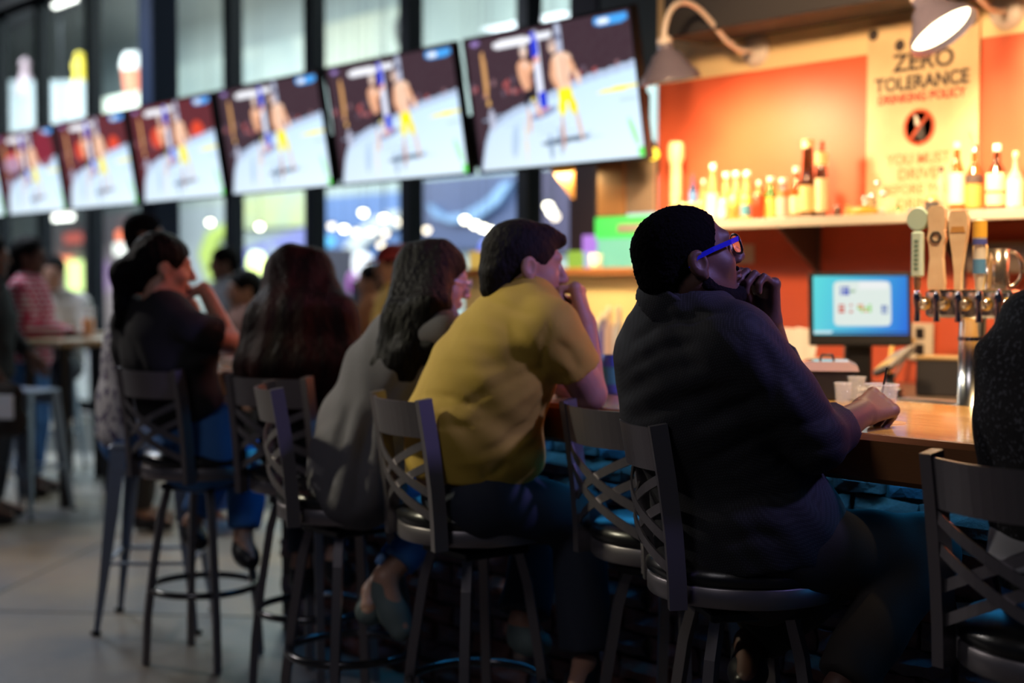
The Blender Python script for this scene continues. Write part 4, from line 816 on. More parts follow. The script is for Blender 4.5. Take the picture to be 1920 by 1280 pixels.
B().box((-.13, -.09, 0), (.13, .09, .008), .003).build('base', paper, e)
for lo, hi in (((-.14, -.10, .0), (.14, -.09, .035)), ((-.14, .09, 0), (.14, .10, .035)), ((-.14, -.09, 0), (-.13, .09, .035)), ((.13, -.09, 0), (.14, .09, .035))): B().box(lo, hi).build('side', paper, e)

# ------------------------------------------------------------------ bar stools with crossed strap backs
def make_stool():
    e = empty('bar_stool'); Rr = .218
    B().lathe([(Rr, .695), (Rr + .004, .70), (Rr + .004, .738), (Rr, .742), (Rr - .02, .742), (Rr - .02, .695)], n=40).build('seat_ring', bronze, e)
    B().lathe([(.16, .70), (Rr - .012, .735), (Rr + .006, .748), (Rr + .008, .765), (Rr - .012, .785), (Rr - .06, .795), (.08, .798), (.001, .798)], n=40).build('seat_cushion', vinyl, e)
    B().lathe([(.10, .667), (.115, .672), (.115, .688), (.16, .692), (.16, .70)], n=28).build('swivel_plate', black_metal, e)
    def post(y): return [(-.185, y, .69), (-.188, y, .76), (-.196, y, .86), (-.212, y, .98), (-.232, y, 1.10)]
    for y in (-.165, .165): B().sweep(post(y), [(-.013, -.02), (.013, -.02), (.013, .02), (-.013, .02)], ref=(1, 0, 0)).build('back_post', bronze, e)
    def curve(t, z, bow=.05): # t in -1..1 across
        zz = (z - .69) / .41; xb = -.185 - .047 * max(zz, 0) ** 1.6; return (xb - bow * (1 - t * t), t * .165, z)
    rail = B(); n = 14; v = []; f = []
    for i in range(n + 1):
        t = -1 + 2 * i / n
        for z, dx_ in ((.995, 0), (1.092, 0), (1.092, -.008), (.995, -.008)):
            c = curve(t, z); v.append((c[0] + dx_, c[1], c[2]))
    for i in range(n):
        for k in range(4): f.append((i * 4 + k, i * 4 + (k + 1) % 4, i * 4 + 4 + (k + 1) % 4, i * 4 + 4 + k))
    f += [(3, 2, 1, 0), (n * 4, n * 4 + 1, n * 4 + 2, n * 4 + 3)]; rail.add(v, f); rail.build('top_rail', bronze, e)
    def strap(z0, z1, off):
        b = B(); v = []; f = []; n = 12
        for i in range(n + 1):
            t = -1 + 2 * i / n; zc = z0 + (z1 - z0) * (i / n)
            for dz, dx_ in ((-.012, off), (.012, off), (.012, off - .005), (-.012, off - .005)):
                c = curve(t, zc, .045); v.append((c[0] + dx_, c[1], zc + dz))
        for i in range(n):
            for k in range(4): f.append((i * 4 + k, i * 4 + (k + 1) % 4, i * 4 + 4 + (k + 1) % 4, i * 4 + 4 + k))
        f += [(3, 2, 1, 0), (n * 4, n * 4 + 1, n * 4 + 2, n * 4 + 3)]; return b.add(v, f).build('back_strap', bronze, e)
    for z0, z1, off in ((.985, .84, 0), (.925, .775, 0), (.84, .985, -.006), (.775, .925, -.006)): strap(z0, z1, off)
    leg = B().sweep([(.07, 0, .655), (.125, 0, .648), (.150, 0, .56), (.182, 0, .36), (.205, 0, .18), (.215, 0, .0)], [(-.0135, -.0135), (.0135, -.0135), (.0135, .0135), (-.0135, .0135)], ref=(0, 1, 0)).mesh('leg', bronze)
    for k in range(4):
        o = link_mesh('leg', leg, e); o.rotation_euler = (0, 0, R(45 + 90 * k))
    B().box((-.11, -.11, .645), (.11, .11, .667), .004).build('leg_plate', black_metal, e)
    B().tube([(.193 * math.cos(t), .193 * math.sin(t), .275) for t in [2 * math.pi * k / 48 for k in range(48)]], .0125, 10, closed=True).build('foot_ring', M('foot_ring_metal', (.10, .10, .11), .22, .9), e)
    return e
STOOLS = [((-1.323, 2.520), 86, 12, 'bar stool with crossed strap back at the right edge, nearest the camera'), ((-2.165, 2.545), 54, 5, 'bar stool carrying the man in the black shirt'), ((-2.572, 2.748), 78, 20, 'empty bar stool with blue lit seat between the two men'),
          ((-3.135, 2.525), 76.7, 10, 'bar stool carrying the man in the yellow shirt'), ((-3.653, 2.443), 63, 25, 'bar stool carrying the woman in the grey cardigan'), ((-4.20, 2.66), 108, 0, 'bar stool carrying the long haired woman in black'), ((-4.776, 2.536), 100, 20, 'bar stool carrying the woman in the black tee')]
st0 = make_stool()
for i, (xy, ang, lg, lab) in enumerate(STOOLS):
    e = st0 if i == 0 else copy_tree(st0); e.location = (xy[0], xy[1], 0); e.rotation_euler = (0, 0, R(ang)); tag(e, lab, 'bar stool', 'crossed back bar stools at the bar')
    k = 0
    for ch in e.children:
        if ch.name.startswith('leg') and 'plate' not in ch.name: ch.rotation_euler = (0, 0, R(45 + lg + 90 * k)); k += 1
        if ch.name.startswith('leg_plate'): ch.rotation_euler = (0, 0, R(lg))
# backless metal stools
tolix_m = M('galvanised_grey', (.30, .35, .44), .42, .6)
def make_tolix():
    e = empty('metal_stool')
    B().box((-.155, -.155, .735), (.155, .155, .755), .008).build('seat', tolix_m, e)
    B().prism([(-.15, .735), (.15, .735), (.16, .66), (-.16, .66)], (0, -.15, 0), (1, 0, 0), (0, 0, 1), (0, .003, 0)).prism([(-.15, .735), (.15, .735), (.16, .66), (-.16, .66)], (0, .147, 0), (1, 0, 0), (0, 0, 1), (0, .003, 0)).build('apron', tolix_m, e)
    leg = B().sweep([(.185, 0, .735), (.215, 0, .50), (.255, 0, .2), (.285, 0, .012)], [(-.034, -.022), (0, .022), (.034, -.022), (.028, -.028), (0, .012), (-.028, -.028)], ref=(1, 0, 0), scale=[1.15, 1, .62, .42]).mesh('leg', tolix_m); ft = B().box((.268, -.016, 0), (.300, .016, .018), .003).mesh('rubber_foot', plastic_black)
    for k in range(4):
        o = link_mesh('leg', leg, e); o.rotation_euler = (0, 0, R(45 + 90 * k)); link_mesh('rubber_foot', ft, o)
    for k in range(4):
        a0, a1 = R(45 + 90 * k), R(135 + 90 * k); r_ = .243; B().beam((r_ * math.cos(a0), r_ * math.sin(a0), .28), (r_ * math.cos(a1), r_ * math.sin(a1), .28), .018, .012).build('cross_bar', tolix_m, e)
    return e
tx0 = make_tolix()
TX = [((-5.40, 2.655), -38, 'grey metal backless stool at the bar end under the floral top woman'), ((-8.45, 3.30), 30, 'grey metal stool beside the high table, right one'), ((-9.35, 3.15), 10, 'grey metal stool in front of the high table, left one'), ((-10.3, 4.2), 40, 'grey metal stool behind the high table by the plaid woman')]
for i, (xy, ang, lab) in enumerate(TX):
    e = tx0 if i == 0 else copy_tree(tx0); e.location = (xy[0], xy[1], 0); e.rotation_euler = (0, 0, R(ang)); tag(e, lab, 'stool', 'grey metal stools')
def high_table(px, py, w, label):
    a = on_z(px, py, 1.04); e = empty('high_table', (a[0], a[1], 0), R(8)); tag(e, label, 'table', 'high tables')
    B().box((-w, -.35, 1.0), (w, .35, 1.04), .006).build('table_top', M('table_wood', (.42, .30, .17), .3, var=(6, (.34, .22, .12)), stretch=(1, 8, 1)), e)
    for x in (-w + .08, w - .08):
        for y in (-.28, .28): B().beam((x, y, 0), (x, y, 1.0), .05, .05).build('leg', black_metal, e)
high_table(160, 634, .28, 'high wooden table behind the metal stools near the plaid woman'); high_table(88, 623, .28, 'farther high wooden table where the white shirt man sits')
e = cup(1, 1, .03, .036, .13, 'tall_glass', 'tall glass of orange drink on the high table', 'glass', drink=M('orange_drink', (.85, .28, .04), .2, emit=None)); a = on_z(166, 631, 1.04); e.location = (a[0], a[1], 1.0405)
e.scale = (1.35, 1.35, 1.5)
# ------------------------------------------------------------------ people
def unit(v): v = np.asarray(v, float); return v / np.linalg.norm(v)
def left_of(f): return unit((-f[1], f[0], 0))
class Frame:
    def __init__(s, o, fwd, roll=0.0):
        s.o = np.asarray(o, float); s.f = unit(fwd); s.l = left_of(s.f); s.u = np.cross(s.f, s.l)
        if roll: c, q = math.cos(R(roll)), math.sin(R(roll)); s.l, s.u = s.l * c + s.u * q, s.u * c - s.l * q
    def w(s, x, y, z): return s.o + s.f * x + s.l * y + s.u * z
    @property
    def ax(s): return [s.f, s.l, s.u]
def head(S, H, s=1.0, fem=False):
    c = lambda x, y, z: H.w(x * s, y * s, z * s); e = lambda p, r, k=.012, mode='add': S.ell(c(*p), np.array(r) * s, H.ax, k * s, mode)
    e((-.015, 0, .030), (.100, .077, .090)); e((.028, 0, -.035), (.066, .058, .084), .03)
    for y in (-1, 1):
        S.cone(c(-.005, .048 * y, -.050), c(.062, .014 * y, -.106), .024 * s, .017 * s, .02 * s)
        e((.056, .036 * y, -.030), (.028, .024, .028), .018)
    e((.076, 0, -.104), (.020, .020, .017), .016)
    S.cone(c(.080, -.032, .024), c(.080, .032, .024), .013 * s, .013 * s, .02 * s)
    for y in (-1, 1): e((.100, .031 * y, .001), (.016, .018, .011), .012, 'sub')
    for y in (-1, 1): e((.0775, .031 * y, .001), (.0125, .0135, .0115), .003)
    S.cone(c(.090, 0, .014), c(.113, 0, -.030), .0075 * s, .0125 * s, .010 * s)
    for y in (-1, 1): e((.102, .011 * y, -.036), (.011, .008, .008), .006)
    e((.094, 0, -.060), (.011, .023, .0065), .006); e((.092, 0, -.073), (.012, .019, .0075), .006)
    for y in (-1, 1):
        e((-.010, .080 * y, -.008), (.023, .010, .031), .005); e((-.004, .092 * y, -.004), (.014, .010, .020), .003, 'sub'); e((-.004, .080 * y, -.036), (.010, .008, .010), .005)
def hand(S, wr, D, N, side, curls, s=1.0, thumb=(.55, .75, -.35), r=1.0):
    D = unit(D); N = unit(np.asarray(N, float) - D * np.dot(N, D)); T = unit(np.cross(D, N)) * side
    wr = np.asarray(wr, float)
    ks = (.032, .011, -.010, -.030)
    for kx in ks: S.cone(wr + T * kx * .55 * s + D * .008 * s, wr + T * kx * s + D * .086 * s, .0145 * s * r, .0125 * s * r, .014 * s)
    L = ((.042, .026, .020), (.047, .030, .021), (.043, .028, .020), (.034, .021, .017)); rr = (.0098, .0100, .0094, .0082)
    for i in range(4):
        p = wr + T * ks[i] * s + D * .088 * s; a = 0.0; S.ell(p + N * .003 * s, (.0125 * s * r,) * 3, None, .006)
        for j in range(3):
            a += R(curls[i][j] if isinstance(curls[i], (tuple, list)) else curls[j])
            q = p + (D * math.cos(a) - N * math.sin(a) + T * ks[i] * .8) * L[i][j] * s
            S.cone(p, q, rr[i] * s * r * (1 - .08 * j), rr[i] * s * r * (1 - .08 * (j + 1)), .003 * s); p = q
    p = wr + D * .022 * s + T * .022 * s - N * .006 * s; d = unit(T * thumb[0] + D * thumb[1] + N * thumb[2])
    for j, (l, r0, r1) in enumerate(((.040, .0155, .0125), (.032, .0120, .0108), (.025, .0105, .0085))):
        q = p + d * l * s; S.cone(p, q, r0 * s * r, r1 * s * r, .008 * s if j == 0 else .003 * s); p = q; d = unit(d - T * .22 + D * .10)
def limits(pts, m=.16): P = np.array(pts); return P.min(0) - m, P.max(0) + m
def body_mesh(par, skin, h, torso, lat, neck, H, hs, arms, legs, bulk=1.0):
    pts = [t[0] for t in torso] + [neck, H.o] + [p for a in arms for p in (a['s'], a['e'], a['w'])] + [p for l in legs for p in l['p']]
    S = SDF(*limits(pts, .17), h)
    for i in range(len(torso) - 1):
        a, b = torso[i], torso[i + 1]; S.cone(a[0], b[0], a[1] - .022, b[1] - .022, .04, (lat, (a[2] + b[2]) / 2))
    S.cone(torso[-1][0], neck, torso[-1][1] * .75, .062 * bulk, .03); S.cone(neck, H.w(-.018 * hs, 0, -.05 * hs), .062 * bulk, .058 * bulk, .015)
    head(S, H, hs)
    for a in arms:
        q = a.get('r', (.056, .043, .041, .028)); S.cone(a['s'], a['e'], q[0], q[1], .035); S.cone(a['e'], a['w'], q[2], q[3], .012)
        if 'hand' in a:
            kw = dict(a['hand']); hand(S, a['w'], kw.pop('D'), kw.pop('N'), kw.pop('side'), kw.pop('curls'), **kw)
    for l in legs:
        p, q = l['p'], l.get('r', (.072, .052, .034)); S.cone(p[0], p[1], q[0], q[1], .03); S.cone(p[1], p[2], q[1] * .95, q[2], .015); S.cone(p[2], p[3], q[2], .028, .02)
    return S.build('body', skin, par)
def torso_cloth(S, torso, lat, grow=0.0, k=.05):
    for i in range(len(torso) - 1):
        a, b = torso[i], torso[i + 1]; S.cone(a[0], b[0], a[1] + grow, b[1] + grow, k, (lat, (a[2] + b[2]) / 2))
def mix(a, b, t): return np.asarray(a) * (1 - t) + np.asarray(b) * t
def sleeve(S, pts, rs, wall=.014, k=.045, hollow=.025):
    for i in range(len(pts) - 1): S.cone(pts[i], pts[i + 1], rs[i], rs[i + 1], k if i == 0 else .012, flat=(i == len(pts) - 2))
    d = unit(np.asarray(pts[-1]) - np.asarray(pts[-2])); S.cone(pts[-1] - d * hollow, pts[-1] + d * .03, rs[-1] - wall, rs[-1] - wall + .002, 0.0, mode='sub')
def trousers(par, mat, h, pelvis, lat, legs, rs, wide=1.35, rp=.13, cuff=.75, folds=()):
    pts = [pelvis] + [p for l in legs for p in l['p'][:3]]; S = SDF(*limits(pts, .2), h)
    S.cone(pelvis - np.array([0, 0, .03]), pelvis + np.array([0, 0, .07]), rp, rp * .92, .05, (lat, wide))
    for l in legs:
        p = l['p']; S.cone(p[0], p[1], rs[0], rs[1], .04); e = mix(p[1], p[2], cuff); S.cone(p[1], e, rs[1] * .96, rs[2], .02, flat=True)
        for t in (.82, .95): S.fold(mix(p[0], p[1], t) + np.array([0, 0, rs[1]]), mix(p[1], p[2], .12) - np.array([0, 0, rs[1] * .3]), .02, -.006)
    S.ripple(.0022, (38, 44, 30), 1.0); S.f += .0
    return S.build('trousers', mat, par)
def shoes(par, mat, h, legs, sole=None, r=.04, boot=False):
    for l in legs:
        a, t = np.asarray(l['p'][2], float), np.asarray(l['p'][3], float); d = unit(t - a); S = SDF(*limits([a, t], .13), h)
        hl = a - np.array([0, 0, .045]); tt = t - np.array([0, 0, .005]); S.cone(a + np.array([0, 0, -.012]), hl, r, r * .98, .02); S.cone(hl, mix(hl, tt, .55), r, r * .95, .02); S.cone(mix(hl, tt, .5), tt, r * .95, r * .75, .03, (left_of(d) if abs(d[2]) < .95 else np.array([1., 0, 0]), 1.15))
        if boot: S.cone(a - np.array([0, 0, .02]), mix(a, l['p'][1], .22), r * 1.02, r * 1.05, .01, flat=True)
        else: S.cone(a, a + np.array([0, 0, .08]), r * .72, r * .72, .0, mode='sub')
        o = S.build('shoe', mat, par)
        if sole is not None:
            S2 = SDF(*limits([hl, tt], .1), h); dn = np.cross(left_of(d), d); dn = dn if dn[2] < 0 else -dn
            S2.cone(hl + dn * r * .8, tt + dn * r * .62, r * .55, r * .5, .01, (left_of(d), 1.5)); S2.build('sole', sole, o)
def hair_cap(S, H, s=1.0, vol=1.0, face=True, nape=-.075, fo=(.122, -.050, .090, .112)):
    c = lambda x, y, z: H.w(x * s, y * s, z * s)
    S.ell(c(-.018, 0, .034), np.array((.106, .083, .091)) * s * vol, H.ax, .01)
    S.cone(c(-.075, 0, -.02), c(-.070, 0, nape), .048 * s, .035 * s, .03, (H.l, 1.35))
    if face:
        S.ell(c(fo[0], 0, fo[1]), np.array((fo[2], .14, fo[3])) * s, H.ax, .008, 'sub')
        for y in (-1, 1): S.ell(c(.010, .088 * y, -.030), np.array((.040, .030, .042)) * s, H.ax, .008, 'sub')
hair_black = M('hair_black', (.004, .0035, .004), .55, bump=(26, .8, .02), stretch=(2.6, 2.6, .22), spec=.10); hair_auburn = M('hair_dark_auburn', (.006, .0035, .0035), .55, bump=(26, .5, .02), stretch=(2.6, 2.6, .2), var=(5, (.030, .008, .007)), spec=.08)
hair_curl = M('hair_short_curls', (.006, .005, .006), .95, bump=(160, .9, .004), spec=.12); hair_brown = M('hair_brown_black', (.009, .007, .007), .7, bump=(60, .8, .01), stretch=(1.5, 1.5, .6), spec=.15)
eye_mat = M('eye_white', (.55, .52, .50), .15); iris_mat = M('iris_dark', (.02, .012, .008), .1)
def eyes(par, H, s=1.0):
    for y in (-1, 1):
        c = H.w(.0808 * s, .031 * y * s, .001 * s) - np.array(par.location); b = B().lathe([(.0115 * s * math.cos(t), .0115 * s * math.sin(t)) for t in [math.pi * (k / 8 - .5) for k in range(9)]], c=c, n=14, axis=H.f).build('eye', eye_mat, par)
        B().lathe([(.0052 * s, .0103 * s), (.003 * s, .0113 * s), (.0005, .0117 * s)], c=c, n=12, axis=H.f).build('iris', iris_mat, b)
SK_DARK = M('skin_deep_brown', (.115, .055, .042), .52, bump=(120, .15, .002), spec=.38); SK_TAN = M('skin_tan', (.42, .22, .155), .55, bump=(120, .12, .002)); SK_FAIR = M('skin_warm', (.50, .28, .20), .45); SK_BROWN = M('skin_brown', (.20, .10, .07), .45)
denim_dark = M('denim_dark', (.016, .022, .040), .8, bump=(300, .3, .002)); denim = M('denim_blue', (.04, .17, .48), .8, bump=(300, .3, .002), var=(7, (.04, .16, .44))); khaki_dark = M('trouser_dark', (.022, .017, .015), .8, bump=(260, .25, .002)); black_cloth = M('black_cotton', (.013, .012, .014), .85, bump=(200, .3, .002))  # blue denim, its blue raised to stand in for blue light
sock = M('sock_grey', (.10, .10, .13), .9); shoe_black = M('shoe_black', (.012, .012, .016), .35); shoe_grey = M('shoe_grey_teal', (.14, .19, .19), .7); sole_white = M('sole_white', (.65, .65, .65), .6)
FIST = ((62, 80, 50), (66, 82, 50), (68, 84, 50), (70, 86, 52))

# ---- man in the black shirt ------------------------------------------------------------
def dotted(name, base, dot, scale, size=.32):
    m = M(name, base, .8, bump=(24, .25, .006)); nt = m.node_tree; b = nt.nodes['Principled BSDF']; tc = nt.nodes.new('ShaderNodeTexCoord'); v = nt.nodes.new('ShaderNodeTexVoronoi'); v.inputs['Scale'].default_value = scale; v.inputs['Randomness'].default_value = 0.0
    mp = nt.nodes.new('ShaderNodeMapping'); mp.inputs['Rotation'].default_value = (.5, .35, .6); nt.links.new(tc.outputs['Object'], mp.inputs[0]); nt.links.new(mp.outputs[0], v.inputs['Vector']); cr = nt.nodes.new('ShaderNodeValToRGB')
    cr.color_ramp.elements[0].position = size; cr.color_ramp.elements[0].color = (*dot, 1); cr.color_ramp.elements[1].position = size + .14; cr.color_ramp.elements[1].color = (*base, 1); nt.links.new(v.outputs['Distance'], cr.inputs[0]); nt.links.new(cr.outputs[0], b.inputs['Base Color']); return m
shirt_dot = dotted('shirt_black_dotted', (.007, .007, .010), (.024, .025, .033), 215)
def man_black():
    p = empty('person', (-2.165, 2.545, 0)); tag(p, 'seated man in a dark dotted shirt and blue framed glasses, hand on chin', 'person')
    f = heading(25); L = left_of(f)
    torso = [(at(1408, 1005, 3.33), .158, 1.3), (at(1372, 900, 3.32), .158, 1.32), (at(1310, 775, 3.29), .150, 1.38), (at(1290, 665, 3.26), .135, 1.48), (at(1288, 612, 3.24), .098, 1.7)]
    neck = at(1278, 572, 3.23); H = Frame(at(1292, 486, 3.20), heading(12, 19))
    rs, re, rw = at(1385, 648, 3.07), at(1528, 826, 3.10), at(1618, 774, 3.29); ls, le, lw = at(1240, 640, 3.42), at(1470, 735, 3.45), at(1441, 606, 3.29)
    arms = [dict(s=rs, e=re, w=rw, r=(.064, .052, .048, .031), hand=dict(D=at(1655, 755, 3.35) - rw, N=np.array([0, 0, .9]) - FH * .7 + RT * .3, side=-1, curls=((28, 52, 40), (34, 56, 40), (40, 60, 40), (46, 62, 40)), s=1.02, r=1.16, thumb=(.35, .85, -.45))),
            dict(s=ls, e=le, w=lw, r=(.064, .05, .046, .031), hand=dict(D=at(1428, 510, 3.27) - lw, N=RT * .75 + FH * .55, side=1, curls=((40, 62, 40), (46, 66, 42), (50, 70, 42), (52, 72, 44)), s=1.06, r=1.12, thumb=(-.1, .85, -.6)))]
    legs = [dict(p=[at(1440, 1030, 3.20), at(1725, 1035, 3.26), at(1575, 1290, 3.12), at(1720, 1345, 3.2)]), dict(p=[at(1430, 1020, 3.45), at(1600, 1035, 3.46), at(1405, 1205, 3.42), at(1400, 1275, 3.30)])]
    body_mesh(p, SK_DARK, .0034, torso, L, neck, H, 1.03, arms, legs, 1.18)
    S = SDF(*limits([t[0] for t in torso] + [rs, re, mix(re, rw, .5), ls, le, lw, neck], .22), .0075)
    torso_cloth(S, torso, L, .004)
    sleeve(S, [rs, mix(rs, re, .55), re, mix(re, rw, .42)], [.090, .084, .070, .056], k=.06); S.cone(mix(re, rw, .27), mix(re, rw, .43), .060, .061, .004, flat=True)
    sleeve(S, [ls, mix(ls, le, .5), le, mix(le, lw, .55)], [.088, .080, .068, .052], k=.06)
    S.cone(torso[-1][0], neck, .085, .078, .04, (L, 1.3))
    S.cone(torso[0][0], at(1480, 985, 3.28), .145, .12, .06, (L, 1.3)); S.cone(at(1375, 1000, 3.30), at(1385, 1052, 3.30), .168, .165, .05, (L, 1.32), flat=True)
    d = unit(H.w(-.02, 0, -.06) - neck); S.cone(neck + d * .005, neck + d * .055, .079, .074, .006, flat=True); S.cone(neck + d * .02, neck + d * .12, .068, .068, 0.0, mode='sub')
    C = SDF(*limits([neck], .18), .0045)                        # turned down collar
    C.cone(neck - d * .012, neck + d * .062, .108, .086, .0, (L, 1.10), flat=True); C.cone(neck - d * .08, neck + d * .12, .076, .076, 0, (L, 1.05), mode='sub'); C.cone(neck + f * .10 - d * .1, neck + f * .11 + d * .1, .035, .045, .01, mode='sub'); C.cut(neck - d * .012, -d)
    C.build('collar', shirt_dot, p)
    S.wrinkle([(1205, 575), (1245, 598), (1300, 600), (1360, 580)], .007, -.008)
    for line, r, am in (([(1185, 640), (1250, 600), (1350, 590)], .013, -.009), ([(1180, 665), (1260, 630), (1330, 625)], .016, .007), ([(1165, 700), (1240, 655), (1310, 640)], .013, -.008), ([(1165, 740), (1230, 700), (1320, 680)], .015, -.008), ([(1168, 765), (1250, 728), (1330, 712)], .014, .008), ([(1180, 790), (1270, 755), (1380, 720)], .014, -.010),
                        ([(1300, 800), (1380, 760), (1440, 735)], .014, -.010), ([(1290, 830), (1390, 790), (1450, 770)], .016, .009), ([(1310, 870), (1420, 820), (1480, 790)], .015, -.010), ([(1330, 905), (1430, 875), (1490, 840)], .016, .007), ([(1320, 950), (1420, 930), (1500, 925)], .016, -.009), ([(1330, 985), (1420, 975), (1480, 985)], .016, .009), ([(1340, 1020), (1420, 1005), (1470, 1012)], .014, -.008),
                        ([(1420, 640), (1450, 690), (1455, 760)], .016, -.010), ([(1445, 700), (1490, 750), (1520, 800)], .014, .006), ([(1465, 690), (1505, 750)], .012, -.006), ([(1480, 800), (1530, 790), (1570, 770)], .010, -.009), ([(1490, 822), (1545, 812), (1585, 795)], .010, .007), ([(1495, 845), (1550, 840), (1590, 825)], .010, -.008), ([(1395, 590), (1440, 620), (1470, 660)], .010, -.007), ([(1335, 600), (1390, 640), (1400, 700)], .010, -.005), ([(1500, 900), (1520, 930), (1540, 960)], .014, -.008)):
        S.wrinkle(line, r * .9, am * .62)
    S.ripple(.0012, (60, 50, 70), .4); S.build('shirt', shirt_dot, p)
    trousers(p, khaki_dark, .009, at(1415, 1030, 3.33), L, legs, (.108, .088, .068), 1.25, .145, .96); shoes(p, shoe_black, .007, legs, boot=True)
    S = SDF(*limits([H.o], .2), .0042); hair_cap(S, H, 1.03, .985, False, -.05); S.curl(.0035, 420); S.curl(.002, 800)
    S.ell(H.w(.126, 0, -.036), (.101, .145, .124), H.ax, .004, 'sub')
    for y in (-1, 1): S.ell(H.w(.010, .090 * y, -.031), (.041, .031, .043), H.ax, .004, 'sub'); S.build('hair', hair_curl, p, relax=0)
    S = SDF(*limits([H.w(.05, 0, -.09)], .14), .004); s = 1.03
    for y in (-1, 1): S.cone(H.w(-.002, .062 * y, -.055), H.w(.06, .024 * y, -.112), .017, .022, .01); S.cone(H.w(-.004, .064 * y, -.03), H.w(-.002, .062 * y, -.055), .010, .016, .01)
    S.ell(H.w(.078, 0, -.112), (.026, .032, .024), H.ax, .012); S.cone(H.w(.094, -.022, -.054), H.w(.094, .022, -.054), .006, .006, .008)
    S.curl(.002, 700); S.build('beard', hair_curl, p, relax=0)
    eyes(p, H, 1.03)
    g = bpy.data.objects.new('glasses', None); g = B(); base = np.array(p.location); w = lambda x, y, z: H.w(x * s, y * s, z * s) - base
    fr = M('glasses_frame', (.012, .012, .03), .25, coat=.5); blue = M('glasses_blue_temple', (.02, .025, .65), .3, coat=.4)
    for y in (-1, 1):
        cy = .034 * y; ring = [(.104 - .10 * abs(math.cos(t) * .026 + cy) ** 1.0 * .35, cy + .026 * (abs(math.cos(t)) ** .7) * np.sign(math.cos(t)), .0 + .0215 * (abs(math.sin(t)) ** .8) * np.sign(math.sin(t))) for t in [2 * math.pi * k / 24 for k in range(24)]]
        g.tube([w(*r_) for r_ in ring], .0030, 8, closed=True)
    g.tube([w(.103, -.010, .006), w(.107, 0, .009), w(.103, .010, .006)], .0028, 8)
    go = g.build('glasses', fr, p)
    for y in (-1, 1):
        B().sweep([w(.098, .063 * y, .013), w(.075, .078 * y, .013), w(.030, .084 * y, .011), w(-.012, .083 * y, .006), w(-.030, .082 * y, -.012)], [(-.0016, -.0055), (.0016, -.0055), (.0016, .0055), (-.0016, .0055)]).build('temple', blue, go)
        B().lathe([(.024 * s, 0), (.022 * s, .0006), (.001, .001)], c=w(.0995, .034 * y, 0), n=18, axis=H.f).build('lens', M('lens_glass', (.9, .92, 1), .02, trans=.95, alpha=.25), go)
man_black()

